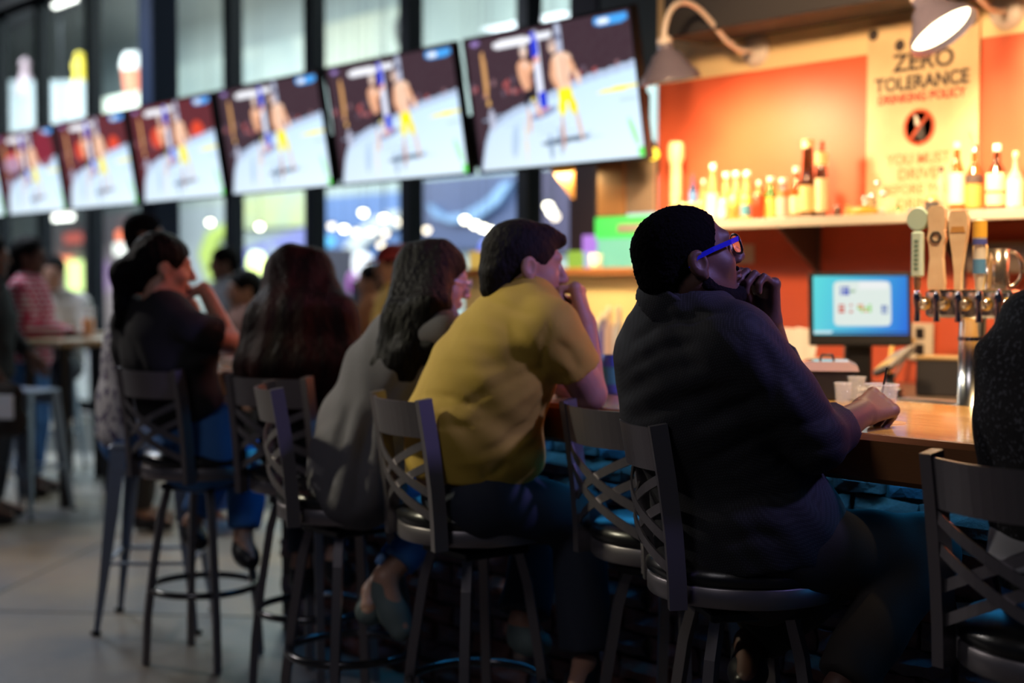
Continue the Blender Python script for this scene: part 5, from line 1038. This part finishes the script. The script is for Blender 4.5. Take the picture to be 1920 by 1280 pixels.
# ---- man in the yellow shirt -----------------------------------------------------------
mustard = M('mustard_cotton', (.50, .33, .045), .85, bump=(260, .25, .002), var=(5, (.45, .29, .04)))
def man_yellow():
    p = empty('person', (-3.135, 2.525, 0)); tag(p, 'man in a mustard yellow short sleeved shirt leaning on the bar', 'person')
    f = heading(25); L = left_of(f)
    torso = [(at(868, 885, 4.0), .150, 1.28), (at(880, 800, 3.98), .158, 1.3), (at(920, 705, 3.95), .150, 1.36), (at(965, 628, 3.93), .125, 1.48), (at(985, 588, 3.92), .092, 1.65)]
    neck = at(985, 555, 3.92); H = Frame(at(985, 497, 3.93), heading(14, -4))
    rs, re, rw = at(1036, 618, 3.76), at(1106, 738, 3.85), at(1098, 606, 3.92); ls, le, lw = at(962, 590, 4.10), at(1075, 735, 4.24), at(1062, 612, 4.06)
    arms = [dict(s=rs, e=re, w=rw, r=(.058, .047, .044, .030), hand=dict(D=at(1076, 522, 3.94) - rw, N=RT * .85 - FH * .2, side=1, curls=((66, 70, 40), (72, 72, 40), (76, 74, 40), (80, 76, 40)), s=1.12, r=1.15, thumb=(-.1, .8, -.6))),
            dict(s=ls, e=le, w=lw, r=(.058, .046, .043, .030), hand=dict(D=at(1055, 530, 4.02) - lw, N=RT * .8 + FH * .5, side=-1, curls=((70, 75, 40),) * 4, s=.95, r=1.05))]
    legs = [dict(p=[at(905, 940, 3.89), at(1085, 970, 4.02), at(1098, 1240, 3.96), at(1080, 1290, 3.85)]), dict(p=[at(885, 935, 4.12), at(1020, 975, 4.24), at(978, 1165, 4.12), at(1015, 1205, 4.10)])]
    body_mesh(p, SK_TAN, .0043, torso, L, neck, H, 1.02, arms, legs, 1.02)
    S = SDF(*limits([t[0] for t in torso] + [rs, re, ls, neck], .2), .008)
    torso_cloth(S, torso, L, .006); sleeve(S, [rs, mix(rs, re, .3), mix(rs, re, .62)], [.080, .074, .072], k=.05); sleeve(S, [ls, mix(ls, le, .5), mix(ls, le, .62)], [.084, .078, .074], k=.06)
    S.cone(torso[-1][0], neck, .080, .066, .035, (L, 1.25)); d = unit(H.w(-.02, 0, -.06) - neck); S.cone(neck - d * .01, neck + d * .028, .068, .065, .006, flat=True); S.cone(neck, neck + d * .1, .060, .060, 0, mode='sub')
    S.cone(torso[1][0], at(960, 850, 3.93), .13, .085, .06, (L, 1.3)); S.cut(at(870, 902, 3.95), np.array([0, 0, -1.]) - unit(f) * .10)
    for line, r, am in (([(790, 740), (850, 745), (910, 770)], .012, -.008), ([(780, 770), (850, 775), (900, 800)], .014, .008), ([(800, 800), (870, 800), (930, 780)], .012, -.007), ([(870, 760), (940, 720), (1010, 690)], .013, -.009), ([(890, 800), (960, 760), (1020, 715)], .014, .009), ([(930, 840), (990, 790), (1030, 735)], .012, -.012), ([(950, 860), (1000, 815), (1030, 765)], .012, .008), ([(900, 850), (950, 830), (980, 800)], .012, -.007), ([(850, 870), (900, 865), (940, 855)], .012, .006),
                        ([(1030, 600), (1018, 650), (1015, 710)], .008, -.010), ([(1045, 640), (1070, 660), (1085, 690)], .010, -.008), ([(1040, 665), (1060, 685), (1075, 700)], .010, .006), ([(1060, 610), (1085, 640)], .010, -.006), ([(915, 560), (960, 580), (1000, 590)], .012, -.007), ([(905, 590), (960, 615), (1000, 650)], .016, -.005), ([(840, 680), (900, 690), (970, 680)], .02, -.006), ([(860, 640), (930, 650), (1000, 640)], .02, .005), ([(945, 870), (925, 890)], .012, -.014), ([(905, 880), (915, 905)], .01, -.010)):
        S.wrinkle(line, r * .9, am * .62)
    S.ripple(.0016, (40, 36, 52), .9); S.build('shirt', mustard, p)
    trousers(p, denim_dark, .009, at(888, 915, 4.0), L, legs, (.105, .082, .075), 1.25, .145, .93); shoes(p, shoe_black, .008, legs[:1], boot=True); shoes(p, shoe_grey, .008, legs[1:], sole_white)  # teal light on the left shoe is put into its colour
    S = SDF(*limits([H.o], .2), .005); hair_cap(S, H, 1.02, 1.0, True, -.08); S.cone(H.w(.05, 0, .092), H.w(.094, .01, .075), .026, .022, .02, (H.l, 1.6)); S.cone(H.w(-.095, 0, -.04), H.w(-.105, 0, -.075), .032, .018, .02, (H.l, 1.5))
    S.curl(.0022, 210); S.build('hair', hair_brown, p); eyes(p, H, 1.02)
man_yellow()

# ---- woman in the grey cardigan ---------------------------------------------------------
knit = M('knit_grey', (.085, .083, .095), .95, bump=(160, .4, .004), var=(2.2, (.13, .125, .14)))
def woman_grey():
    p = empty('person', (-3.653, 2.443, 0)); tag(p, 'woman in a grey cardigan with long straight black hair and glasses', 'person')
    f = heading(28); L = left_of(f)
    torso = [(at(672, 890, 4.37), .128, 1.35), (at(690, 800, 4.37), .118, 1.3), (at(735, 700, 4.38), .118, 1.35), (at(780, 630, 4.38), .098, 1.5), (at(800, 600, 4.38), .075, 1.6)]
    neck = at(805, 582, 4.40); H = Frame(at(818, 522, 4.43), heading(12, -14))
    rs, re, rw = at(835, 628, 4.24), at(905, 735, 4.32), at(985, 705, 4.50); ls, le, lw = at(775, 610, 4.54), at(860, 715, 4.68), at(930, 690, 4.75)
    hd = dict(D=RT + FH * .6, N=np.array([0, 0, 1.]), side=-1, curls=((15, 20, 10),) * 4, s=.88)
    arms = [dict(s=rs, e=re, w=rw, r=(.046, .038, .035, .024), hand=hd), dict(s=ls, e=le, w=lw, r=(.046, .038, .035, .024), hand=dict(hd, side=1))]
    legs = [dict(p=[at(690, 915, 4.30), at(835, 950, 4.42), at(722, 1085, 4.30), at(752, 1180, 4.25)]), dict(p=[at(680, 910, 4.46), at(820, 945, 4.56), at(700, 1110, 4.46), at(690, 1150, 4.30)])]
    body_mesh(p, SK_FAIR, .0055, torso, L, neck, H, .96, arms, legs, .86)
    S = SDF(*limits([t[0] for t in torso] + [rs, re, rw, ls, le, at(640, 960, 4.3)], .2), .009)
    torso_cloth(S, torso, L, .014); sleeve(S, [rs, re, mix(re, rw, .85)], [.070, .060, .044]); sleeve(S, [ls, le, mix(le, lw, .85)], [.070, .060, .044])
    S.cone(torso[1][0], at(668, 905, 4.28), .125, .14, .05, (L, 1.3)); S.cone(at(650, 860, 4.26), at(668, 930, 4.20), .105, .085, .04, (RT, 1.1))
    for line, r, am in (([(650, 770), (630, 850), (610, 930)], .014, -.012), ([(675, 760), (655, 850), (635, 945)], .016, .013), ([(695, 780), (680, 860), (665, 950)], .013, -.013), ([(720, 780), (705, 860), (695, 950)], .015, .012), ([(640, 820), (620, 880)], .012, .008), ([(715, 760), (760, 700), (800, 650)], .014, -.008), ([(740, 800), (790, 740), (820, 690)], .014, .007)): S.wrinkle(line, r, am * 1.4)
    S.ripple(.002, (45, 40, 20), .3); S.build('cardigan', knit, p)
    S2 = SDF(*limits([t[0] for t in torso[:2]], .26), .012)
    trousers(p, denim, .01, at(680, 900, 4.37), L, legs, (.090, .068, .055), 1.3, .125, .78); shoes(p, shoe_grey, .008, legs, sole_white)
    S = SDF(*limits([H.o, at(690, 740, 4.4), at(840, 740, 4.3)], .17), .006); hair_cap(S, H, .97, 1.03, True)
    bk = lambda x, y, z: at(x, y, z)
    S.chain([H.w(-.05, 0, .02), bk(765, 600, 4.30), bk(724, 690, 4.27), bk(690, 752, 4.25)], [.072, .062, .048, .012], .03, [(unit(RT * .9 + FH * .4), 1.2)] * 3)
    S.chain([bk(765, 600, 4.28), bk(742, 690, 4.24), bk(726, 765, 4.24)], [.05, .04, .010], .02)
    S.chain([H.w(-.02, -.065, .02), bk(800, 575, 4.25), bk(772, 660, 4.22), bk(760, 758, 4.23)], [.04, .042, .036, .012], .03, [(RT, 1.3)] * 3)
    S.chain([H.w(.0, -.07, .0), bk(822, 570, 4.26), bk(808, 650, 4.20), bk(806, 742, 4.20)], [.03, .026, .022, .008], .02, [(RT, 1.25)] * 3)
    S.ripple(.0035, (26, 30, 5), .3, (14, 11, 4), 1.3); S.ripple(.0015, (70, 55, 8), .9, (18, 15, 6), 1.3); S.build('hair', hair_black, p)
    g = B(); base = np.array(p.location); w = lambda x, y, z: H.w(x * .96, y * .96, z * .96) - base
    for y in (-1, 1): g.tube([w(.106, .034 * y + .026 * math.cos(t), .022 * math.sin(t)) for t in [2 * math.pi * k / 20 for k in range(20)]], .0026, 6, closed=True)
    go = g.build('glasses', M('glasses_pale', (.62, .60, .68), .2, .5), p)
    for y in (-1, 1): B().tube([w(.104, .060 * y, .008), w(.03, .083 * y, .008), w(-.02, .082 * y, -.004)], .0024, 6).build('temple', M('glasses_pale'), go)
woman_grey()

# ---- long haired woman in black ----------------------------------------------------------
def woman_hair():
    p = empty('person', (-4.20, 2.66, 0)); tag(p, 'woman in black seen from behind with very long auburn black hair', 'person')
    f = heading(58); L = left_of(f)
    torso = [(at(585, 880, 4.93), .135, 1.35), (at(578, 790, 4.93), .120, 1.3), (at(568, 690, 4.95), .122, 1.4), (at(566, 625, 4.97), .095, 1.65), (at(566, 598, 4.98), .07, 1.7)]
    neck = at(566, 588, 4.99); H = Frame(at(566, 532, 5.02), heading(62, -10))
    rs, re, rw = at(640, 640, 4.90), at(665, 735, 5.02), at(640, 700, 5.25); ls, le, lw = at(490, 630, 5.03), at(462, 735, 5.10), at(500, 700, 5.35)
    hd = dict(D=FH, N=np.array([0, 0, 1.]), side=-1, curls=((20, 25, 15),) * 4, s=.88)
    arms = [dict(s=rs, e=re, w=rw, r=(.048, .04, .036, .025), hand=hd), dict(s=ls, e=le, w=lw, r=(.048, .04, .036, .025), hand=dict(hd, side=1))]
    legs = [dict(p=[at(610, 905, 4.9), at(655, 930, 5.10), at(630, 1045, 5.02), at(648, 1080, 5.06)]), dict(p=[at(560, 900, 5.0), at(585, 920, 5.22), at(565, 1060, 5.12), at(580, 1095, 5.16)])]
    body_mesh(p, SK_FAIR, .0065, torso, L, neck, H, .97, arms, legs, .88)
    S = SDF(*limits([t[0] for t in torso] + [rs, re, ls, le], .2), .010); torso_cloth(S, torso, L, .012); sleeve(S, [rs, mix(rs, re, .5), mix(rs, re, .8)], [.072, .068, .064]); sleeve(S, [ls, mix(ls, le, .5), mix(ls, le, .8)], [.072, .068, .064]); S.ripple(.003, (30, 26, 30), .2); S.build('top', black_cloth, p)
    trousers(p, denim_dark, .011, at(585, 890, 4.93), L, legs, (.095, .075, .06), 1.3, .135, .85); shoes(p, shoe_black, .009, legs, M('sole_blue', (.10, .30, .50), .6))
    S = SDF(*limits([H.o, at(450, 740, 4.9), at(665, 840, 4.85)], .18), .0065); hair_cap(S, H, 1.0, 1.0, False)
    A = unit(RT)
    S.chain([H.w(-.03, 0, .03), at(560, 600, 4.86), at(556, 690, 4.80), at(560, 750, 4.80)], [.10, .10, .10, .075], .05, [(A, 1.25), (A, 1.6), (A, 1.6)])
    S.chain([H.w(-.01, .05, .0), at(512, 610, 4.90), at(486, 690, 4.86), at(478, 742, 4.86)], [.06, .075, .078, .04], .05, [(A, 1.1)] * 3)
    S.chain([H.w(-.01, -.05, .0), at(622, 600, 4.88), at(645, 690, 4.82), at(645, 790, 4.80), at(630, 850, 4.80)], [.06, .075, .070, .055, .02], .05, [(A, 1.05)] * 4)
    S.ripple(.005, (24, 20, 4), .3, (13, 11, 5), 1.4); S.ripple(.002, (60, 52, 7), .9, (17, 14, 6), 1.3); S.build('hair', hair_auburn, p)
woman_hair()

# ---- woman in the black tee ---------------------------------------------------------------
def woman_tee():
    p = empty('person', (-4.776, 2.536, 0)); tag(p, 'woman in a black tee with hair in a bun raising her hand to her face', 'person')
    f = heading(48); L = left_of(f)
    torso = [(at(365, 830, 5.28), .135, 1.42), (at(335, 745, 5.25), .115, 1.35), (at(315, 665, 5.22), .118, 1.45), (at(305, 610, 5.20), .092, 1.7), (at(300, 585, 5.19), .068, 1.7)]
    neck = at(296, 572, 5.19); H = Frame(at(308, 500, 5.24), heading(20, -6))
    rs, re, rw = at(368, 622, 5.08), at(432, 640, 5.18), at(382, 540, 5.30); ls, le, lw = at(245, 610, 5.32), at(250, 690, 5.45), at(330, 600, 5.50)
    arms = [dict(s=rs, e=re, w=rw, r=(.048, .042, .038, .026), hand=dict(D=at(350, 545, 5.33) - rw, N=np.array([0, 0, 1.]) - FH * .3, side=-1, curls=((35, 45, 30),) * 4, s=.88)), dict(s=ls, e=le, w=lw, r=(.048, .042, .038, .026), hand=dict(D=RT + np.array([0, 0, .6]), N=FH, side=1, curls=((40, 50, 30),) * 4, s=.88))]
    legs = [dict(p=[at(400, 850, 5.22), at(468, 860, 5.44), at(456, 1010, 5.36), at(470, 1050, 5.30)]), dict(p=[at(340, 845, 5.38), at(420, 860, 5.62), at(360, 980, 5.55), at(375, 1015, 5.5)])]
    body_mesh(p, SK_FAIR, .0062, torso, L, neck, H, .98, arms, legs, .88)
    S = SDF(*limits([t[0] for t in torso] + [rs, re, ls, le], .2), .010); torso_cloth(S, torso[1:], L, .018); S.cone(torso[1][0], at(350, 775, 5.26), .128, .118, .05, (L, 1.4), flat=True); sleeve(S, [rs, mix(rs, re, .35), mix(rs, re, .55)], [.072, .072, .074]); sleeve(S, [ls, mix(ls, le, .5), mix(ls, le, .8)], [.078, .076, .074])
    d = unit(H.w(-.02, 0, -.06) - neck); S.cone(neck - d * .02, neck + d * .1, .065, .085, .0, mode='sub')
    for line, r, am in (([(245, 630), (270, 700), (310, 750)], .016, -.012), ([(330, 640), (370, 660), (405, 660)], .016, -.010), ([(265, 700), (330, 690), (385, 680)], .018, .009)): S.wrinkle(line, r, am)
    S.ripple(.003, (30, 26, 30), .5); S.build('tee', black_cloth, p)
    trousers(p, denim, .011, at(370, 838, 5.28), L, legs, (.105, .085, .062), 1.42, .142, .88); shoes(p, shoe_black, .009, legs)
    S = SDF(*limits([H.o, H.w(-.13, 0, -.05)], .2), .0065); hair_cap(S, H, 1.0, 1.04, True); S.ell(H.w(-.135, 0, -.03), (.055, .05, .052), H.ax, .03); S.chain([H.w(-.15, 0, -.05), at(232, 575, 5.2), at(216, 625, 5.22)], [.04, .032, .012], .03); S.curl(.003, 100); S.build('hair', hair_black, p)
woman_tee()

# ---- everybody farther away or cut by the frame ---------------------------------------------
def figure(origin, ang, label, skin, top_mat, leg_mat, hair_mat, height=1.72, pose='stand', h=.012, hair='short', sleeves='short', arms_in=None, top_name='shirt', shoe=None, lean=0.0, headturn=0.0, hat=None, bulk=1.0):
    "a whole person in a simple pose; origin is the point on the floor, ang the world heading in degrees"
    k = height / 1.75; f = np.array([math.cos(R(ang)), math.sin(R(ang)), 0.0]); L = left_of(f); U = np.array([0, 0, 1.]); o = np.asarray(origin, float)
    p = empty('person', o); tag(p, label, 'person')
    z0 = 0.0 if pose == 'stand' else .78 - .92 * k
    def w(x, y, z): return o + (f * (x + lean * max(z - .95, 0)) + L * y + U * z) * k + U * z0
    torso = [(w(0, 0, .93), .120 * bulk, 1.35), (w(0, 0, 1.07), .112 * bulk, 1.3), (w(.01, 0, 1.25), .122 * bulk, 1.4), (w(0, 0, 1.38), .098 * bulk, 1.65), (w(-.005, 0, 1.43), .07 * bulk, 1.7)]
    neck = w(-.01, 0, 1.475); hd = np.array([math.cos(R(ang + headturn)), math.sin(R(ang + headturn)), -.08]); H = Frame(w(.02, 0, 1.625), hd)
    ai = arms_in or {'r': ((.0, -.25, 1.14), (.06, -.25, .90)), 'l': ((.0, .25, 1.14), (.06, .25, .90))}; arms = []
    for sd, y in (('r', -.19), ('l', .19)):
        e_, w_ = ai[sd]; s_, e_, w_ = w(0, y, 1.39), w(*e_), w(*w_); D = unit(w_ - e_)
        arms.append(dict(s=s_, e=e_, w=w_, r=(.05, .042, .038, .027), hand=dict(D=D, N=unit(np.cross(D, f)) * (1 if sd == 'l' else -1) + U * .1, side=1 if sd == 'l' else -1, curls=((25, 30, 20),) * 4, s=.95)))
    if pose == 'stand': legs = [dict(p=[w(0, y, .90), w(.03, y * 1.05, .50), w(-.02, y * 1.1, .095), w(.14, y * 1.3, .04)]) for y in (-.09, .09)]
    else: legs = [dict(p=[w(0, y, .92), w(.40, y * 1.4, .93), w(.33, y * 1.4, .52), w(.45, y * 1.5, .46)]) for y in (-.09, .09)]
    body_mesh(p, skin, min(h, .0085), torso, L, neck, H, .98, arms, legs, .95)
    S = SDF(*limits([t[0] for t in torso] + [q for a in arms for q in (a['s'], a['e'], a['w'])], .17), h); torso_cloth(S, torso, L, .014)
    S.cone(torso[1][0], torso[0][0] - U * .02, .12 * bulk, .125 * bulk, .04, (L, 1.4), flat=True)
    for a in arms:
        if sleeves == 'long': sleeve(S, [a['s'], a['e'], mix(a['e'], a['w'], .92)], [.072, .058, .042])
        elif sleeves == 'short': sleeve(S, [a['s'], mix(a['s'], a['e'], .4), mix(a['s'], a['e'], .7)], [.074, .07, .066])
    S.ripple(.003, (28, 25, 26), .4); S.build(top_name, top_mat, p)
    trousers(p, leg_mat, h, w(0, 0, .92), L, legs, (.095, .075, .065), 1.35, .125, .92); shoes(p, shoe or shoe_black, h * .9, legs)
    if hat is not None:
        S = SDF(*limits([H.o], .2), h * .7); S.ell(H.w(-.01, 0, .055), (.112, .092, .085), H.ax, .01); S.cut(H.w(0, 0, .035), -H.u); S.cone(H.w(.08, 0, .045), H.w(.17, 0, .035), .012, .008, .01, (H.l, 6)); S.build('cap', hat, p)
    S = SDF(*limits([H.o, H.w(-.06, 0, -.2)], .2), h * .75); hair_cap(S, H, 1.0, 1.0 if hat is not None else 1.04, True)
    if hair == 'long': S.chain([H.w(-.06, 0, 0), H.w(-.09, 0, -.12), H.w(-.10, 0, -.24)], [.07, .07, .04], .04, (H.l, 1.3))
    if hair == 'afro': S.ell(H.w(-.03, 0, .03), (.13, .115, .125), H.ax, .02); S.ell(H.w(.135, 0, -.05), (.09, .12, .115), H.ax, .01, 'sub')
    S.curl(.003, 160); S.build('hair', hair_mat, p); return p
def floor_at(px, Y): a = on_y(px, 523, Y); return np.array([a[0], Y, 0.0])
def speckle(name, base, dot, sc, pos=.62):
    m = M(name, base, .9, bump=(sc, .5, .004)); nt = m.node_tree; b = nt.nodes['Principled BSDF']; tc = nt.nodes.new('ShaderNodeTexCoord'); n = nt.nodes.new('ShaderNodeTexNoise'); n.inputs['Scale'].default_value = sc; n.inputs['Detail'].default_value = 1.0
    nt.links.new(tc.outputs['Object'], n.inputs[0]); cr = nt.nodes.new('ShaderNodeValToRGB'); cr.color_ramp.elements[0].position = pos - .04; cr.color_ramp.elements[0].color = (*base, 1); cr.color_ramp.elements[1].position = pos + .04; cr.color_ramp.elements[1].color = (*dot, 1); nt.links.new(n.outputs[0], cr.inputs[0]); nt.links.new(cr.outputs[0], b.inputs['Base Color']); return m
def plaid(name, a, bb, sc):
    m = M(name, a, .9); nt = m.node_tree; b = nt.nodes['Principled BSDF']; tc = nt.nodes.new('ShaderNodeTexCoord'); mxs = []
    for d in ('X', 'Z'):
        wv = nt.nodes.new('ShaderNodeTexWave'); wv.bands_direction = d; wv.inputs['Scale'].default_value = sc; wv.inputs['Distortion'].default_value = .6; nt.links.new(tc.outputs['Object'], wv.inputs[0]); mxs.append(wv)
    ad = nt.nodes.new('ShaderNodeMath'); ad.operation = 'MULTIPLY'; nt.links.new(mxs[0].outputs['Fac'], ad.inputs[0]); nt.links.new(mxs[1].outputs['Fac'], ad.inputs[1]); cr = nt.nodes.new('ShaderNodeValToRGB'); cr.color_ramp.elements[0].position = .2; cr.color_ramp.elements[0].color = (*a, 1); cr.color_ramp.elements[1].position = .6; cr.color_ramp.elements[1].color = (*bb, 1); nt.links.new(ad.outputs[0], cr.inputs[0]); nt.links.new(cr.outputs[0], b.inputs['Base Color']); return m
wool = speckle('wool_black_speckled', (.012, .011, .013), (.085, .085, .10), 130, .62)
def edge_person():
    p = empty('person', (-1.323, 2.520, 0)); tag(p, 'person in a black speckled sweater cut off by the right edge', 'person'); f = heading(40); L = left_of(f)
    torso = [(at(2062, 1060, 2.66), .140, 1.3), (at(2057, 930, 2.64), .140, 1.3), (at(2037, 780, 2.62), .135, 1.35), (at(2037, 660, 2.62), .115, 1.5), (at(2042, 610, 2.62), .085, 1.6)]
    neck = at(2062, 575, 2.62); H = Frame(at(2100, 485, 2.64), heading(45, 5)); rs, re, rw = at(2137, 680, 2.48), at(2162, 860, 2.58), at(2192, 790, 2.85); ls, le, lw = at(1977, 665, 2.76), at(1957, 790, 2.86), at(2052, 745, 3.02)
    hd = dict(D=FH + RT * .4, N=np.array([0, 0, 1.]), side=-1, curls=((20, 25, 15),) * 4); arms = [dict(s=rs, e=re, w=rw, hand=hd), dict(s=ls, e=le, w=lw, hand=dict(hd, side=1))]
    legs = [dict(p=[at(2092, 1080, 2.58), at(2232, 1100, 2.86), at(2202, 1290, 2.85), at(2252, 1330, 2.95)]), dict(p=[at(2032, 1075, 2.75), at(2122, 1095, 3.0), at(2092, 1300, 2.95), at(2132, 1340, 3.0)])]
    body_mesh(p, SK_BROWN, .007, torso, L, neck, H, 1.0, arms, legs); S = SDF(*limits([t[0] for t in torso] + [rs, re, rw, ls, le, lw], .2), .009); torso_cloth(S, torso, L, .012); sleeve(S, [rs, re, mix(re, rw, .9)], [.080, .068, .048]); sleeve(S, [ls, le, mix(le, lw, .9)], [.080, .068, .048]); S.cone(torso[-1][0], neck, .08, .065, .03)
    S.ripple(.003, (26, 24, 34), .3); S.build('sweater', wool, p)
    S = SDF(*limits([at(2042, 1060, 2.6), at(2037, 1130, 2.6)], .25), .01); S.cone(at(2047, 1040, 2.64), at(2042, 1098, 2.63), .150, .158, .03, (L, 1.28), flat=True); S.ripple(.004, (30, 26, 30), .5); S.build('undershirt', M('white_cotton', (.62, .62, .66), .9), p)
    trousers(p, denim, .011, at(2062, 1085, 2.66), L, legs, (.10, .08, .065), 1.3, .14, .9); shoes(p, shoe_black, .01, legs); S = SDF(*limits([H.o], .2), .008); hair_cap(S, H, 1.0, 1.04, True); S.curl(.003, 200); S.build('hair', hair_black, p)
edge_person()
floral = speckle('floral_white', (.62, .60, .62), (.10, .07, .16), 28, .56)
figure((-5.55, 2.62, 0), 84, 'woman in a white floral top seated behind the black tee woman', SK_FAIR, floral, denim, hair_black, 1.60, 'sit', .011, 'short', 'none', {'r': ((.12, -.24, 1.16), (.30, -.1, 1.12)), 'l': ((.10, .24, 1.16), (.30, .1, 1.12))}, 'top', M('shoe_white', (.62, .62, .62), .6), .10)
figure(floor_at(266, 3.62), 60, 'standing man in a dark navy tee behind the black tee woman', SK_BROWN, M('navy_cotton', (.018, .022, .036), .85), M('trouser_black', (.015, .015, .018), .85), hair_curl, 1.80, 'stand', .012, 'short', 'short', {'r': ((.05, -.26, 1.16), (.14, -.2, .92)), 'l': ((-.03, .27, 1.14), (.0, .28, .88))}, 'tee')
figure(floor_at(52, 3.62), 50, 'standing woman in a pink and white plaid shirt and blue jeans', SK_DARK, plaid('plaid_pink', (.55, .05, .12), (.72, .66, .70), 9), denim, hair_black, 1.70, 'stand', .013, 'long', 'long', {'r': ((.06, -.22, 1.14), (.28, -.08, 1.10)), 'l': ((.05, .22, 1.14), (.28, .08, 1.08))}, 'plaid_shirt', headturn=-10)
figure(floor_at(-22, 3.05), 55, 'dark clothed person at the left edge carrying a black bag', SK_BROWN, M('jacket_dark', (.018, .020, .022), .8), denim_dark, hair_black, 1.68, 'stand', .013, 'short', 'long', {'r': ((.0, -.25, 1.14), (.10, -.24, .92)), 'l': ((.05, .25, 1.14), (.2, .2, 1.0))}, 'jacket')
figure(at(108, 600, 10.6) * np.array([1, 1, 0]), 325, 'seated man in a white shirt at the far high table', SK_FAIR, M('white_shirt', (.66, .66, .64), .85), denim_dark, hair_black, 1.72, 'sit', .014, 'short', 'long', {'r': ((.14, -.26, 1.12), (.32, -.06, 1.13)), 'l': ((.14, .26, 1.12), (.32, .06, 1.13))}, 'shirt', lean=.15)
figure(floor_at(424, 5.3), 250, 'far guest with short dark hair seen left of the mullion', SK_BROWN, M('guest_grey', (.20, .20, .22), .85), denim_dark, hair_curl, 1.66, 'stand', .016, 'short', 'short', None, 'tee')
figure(floor_at(462, 4.6), 255, 'child with dark hair behind the raised arm of black tee woman', SK_TAN, M('guest_rust', (.30, .14, .10), .85), denim_dark, hair_black, 1.46, 'stand', .015, 'short', 'short', None, 'tee')
figure(floor_at(742, 5.2), 235, 'guest in amber yellow jacket with dark red cap far behind', SK_TAN, M('guest_amber', (.62, .34, .04), .8), denim_dark, hair_black, 1.62, 'stand', .015, 'short', 'long', None, 'jacket', hat=M('cap_dark_red', (.25, .02, .03), .8))
figure(floor_at(700, 6.0), 240, 'guest in an orange top far behind between the two women', SK_TAN, M('guest_orange', (.45, .16, .05), .8), denim_dark, hair_black, 1.52, 'stand', .016, 'short', 'long', None, 'jacket')
a = floor_at(-2, 3.0); e = empty('shoulder_bag', (a[0] + .24, 2.90, .72), R(40)); tag(e, 'black shoulder bag with pale paper at the left edge', 'bag')
S = SDF(np.array((-.2, -.12, -.2)), np.array((.2, .12, .25)), .012); S.cone((-.08, 0, -.08), (.08, 0, -.08), .09, .09, .03, ((0, 1, 0), .7)); S.cone((-.07, 0, .06), (.07, 0, .06), .075, .075, .06, ((0, 1, 0), .7)); S.lo = S.lo + np.array(e.location, np.float32); S.build('bag_body', black_cloth, e)
B().box((.02, -.09, -.06), (.13, -.075, .07), .003).build('paper_sheet', M('paper_blue', (.55, .62, .75), .7), e); B().tube([(-.1, 0, .1), (-.07, 0, .35), (0, 0, .62), (.05, 0, .72)], .012, 8).build('strap', plastic_black, e)
print('script seconds', round(time.time() - T0, 1))
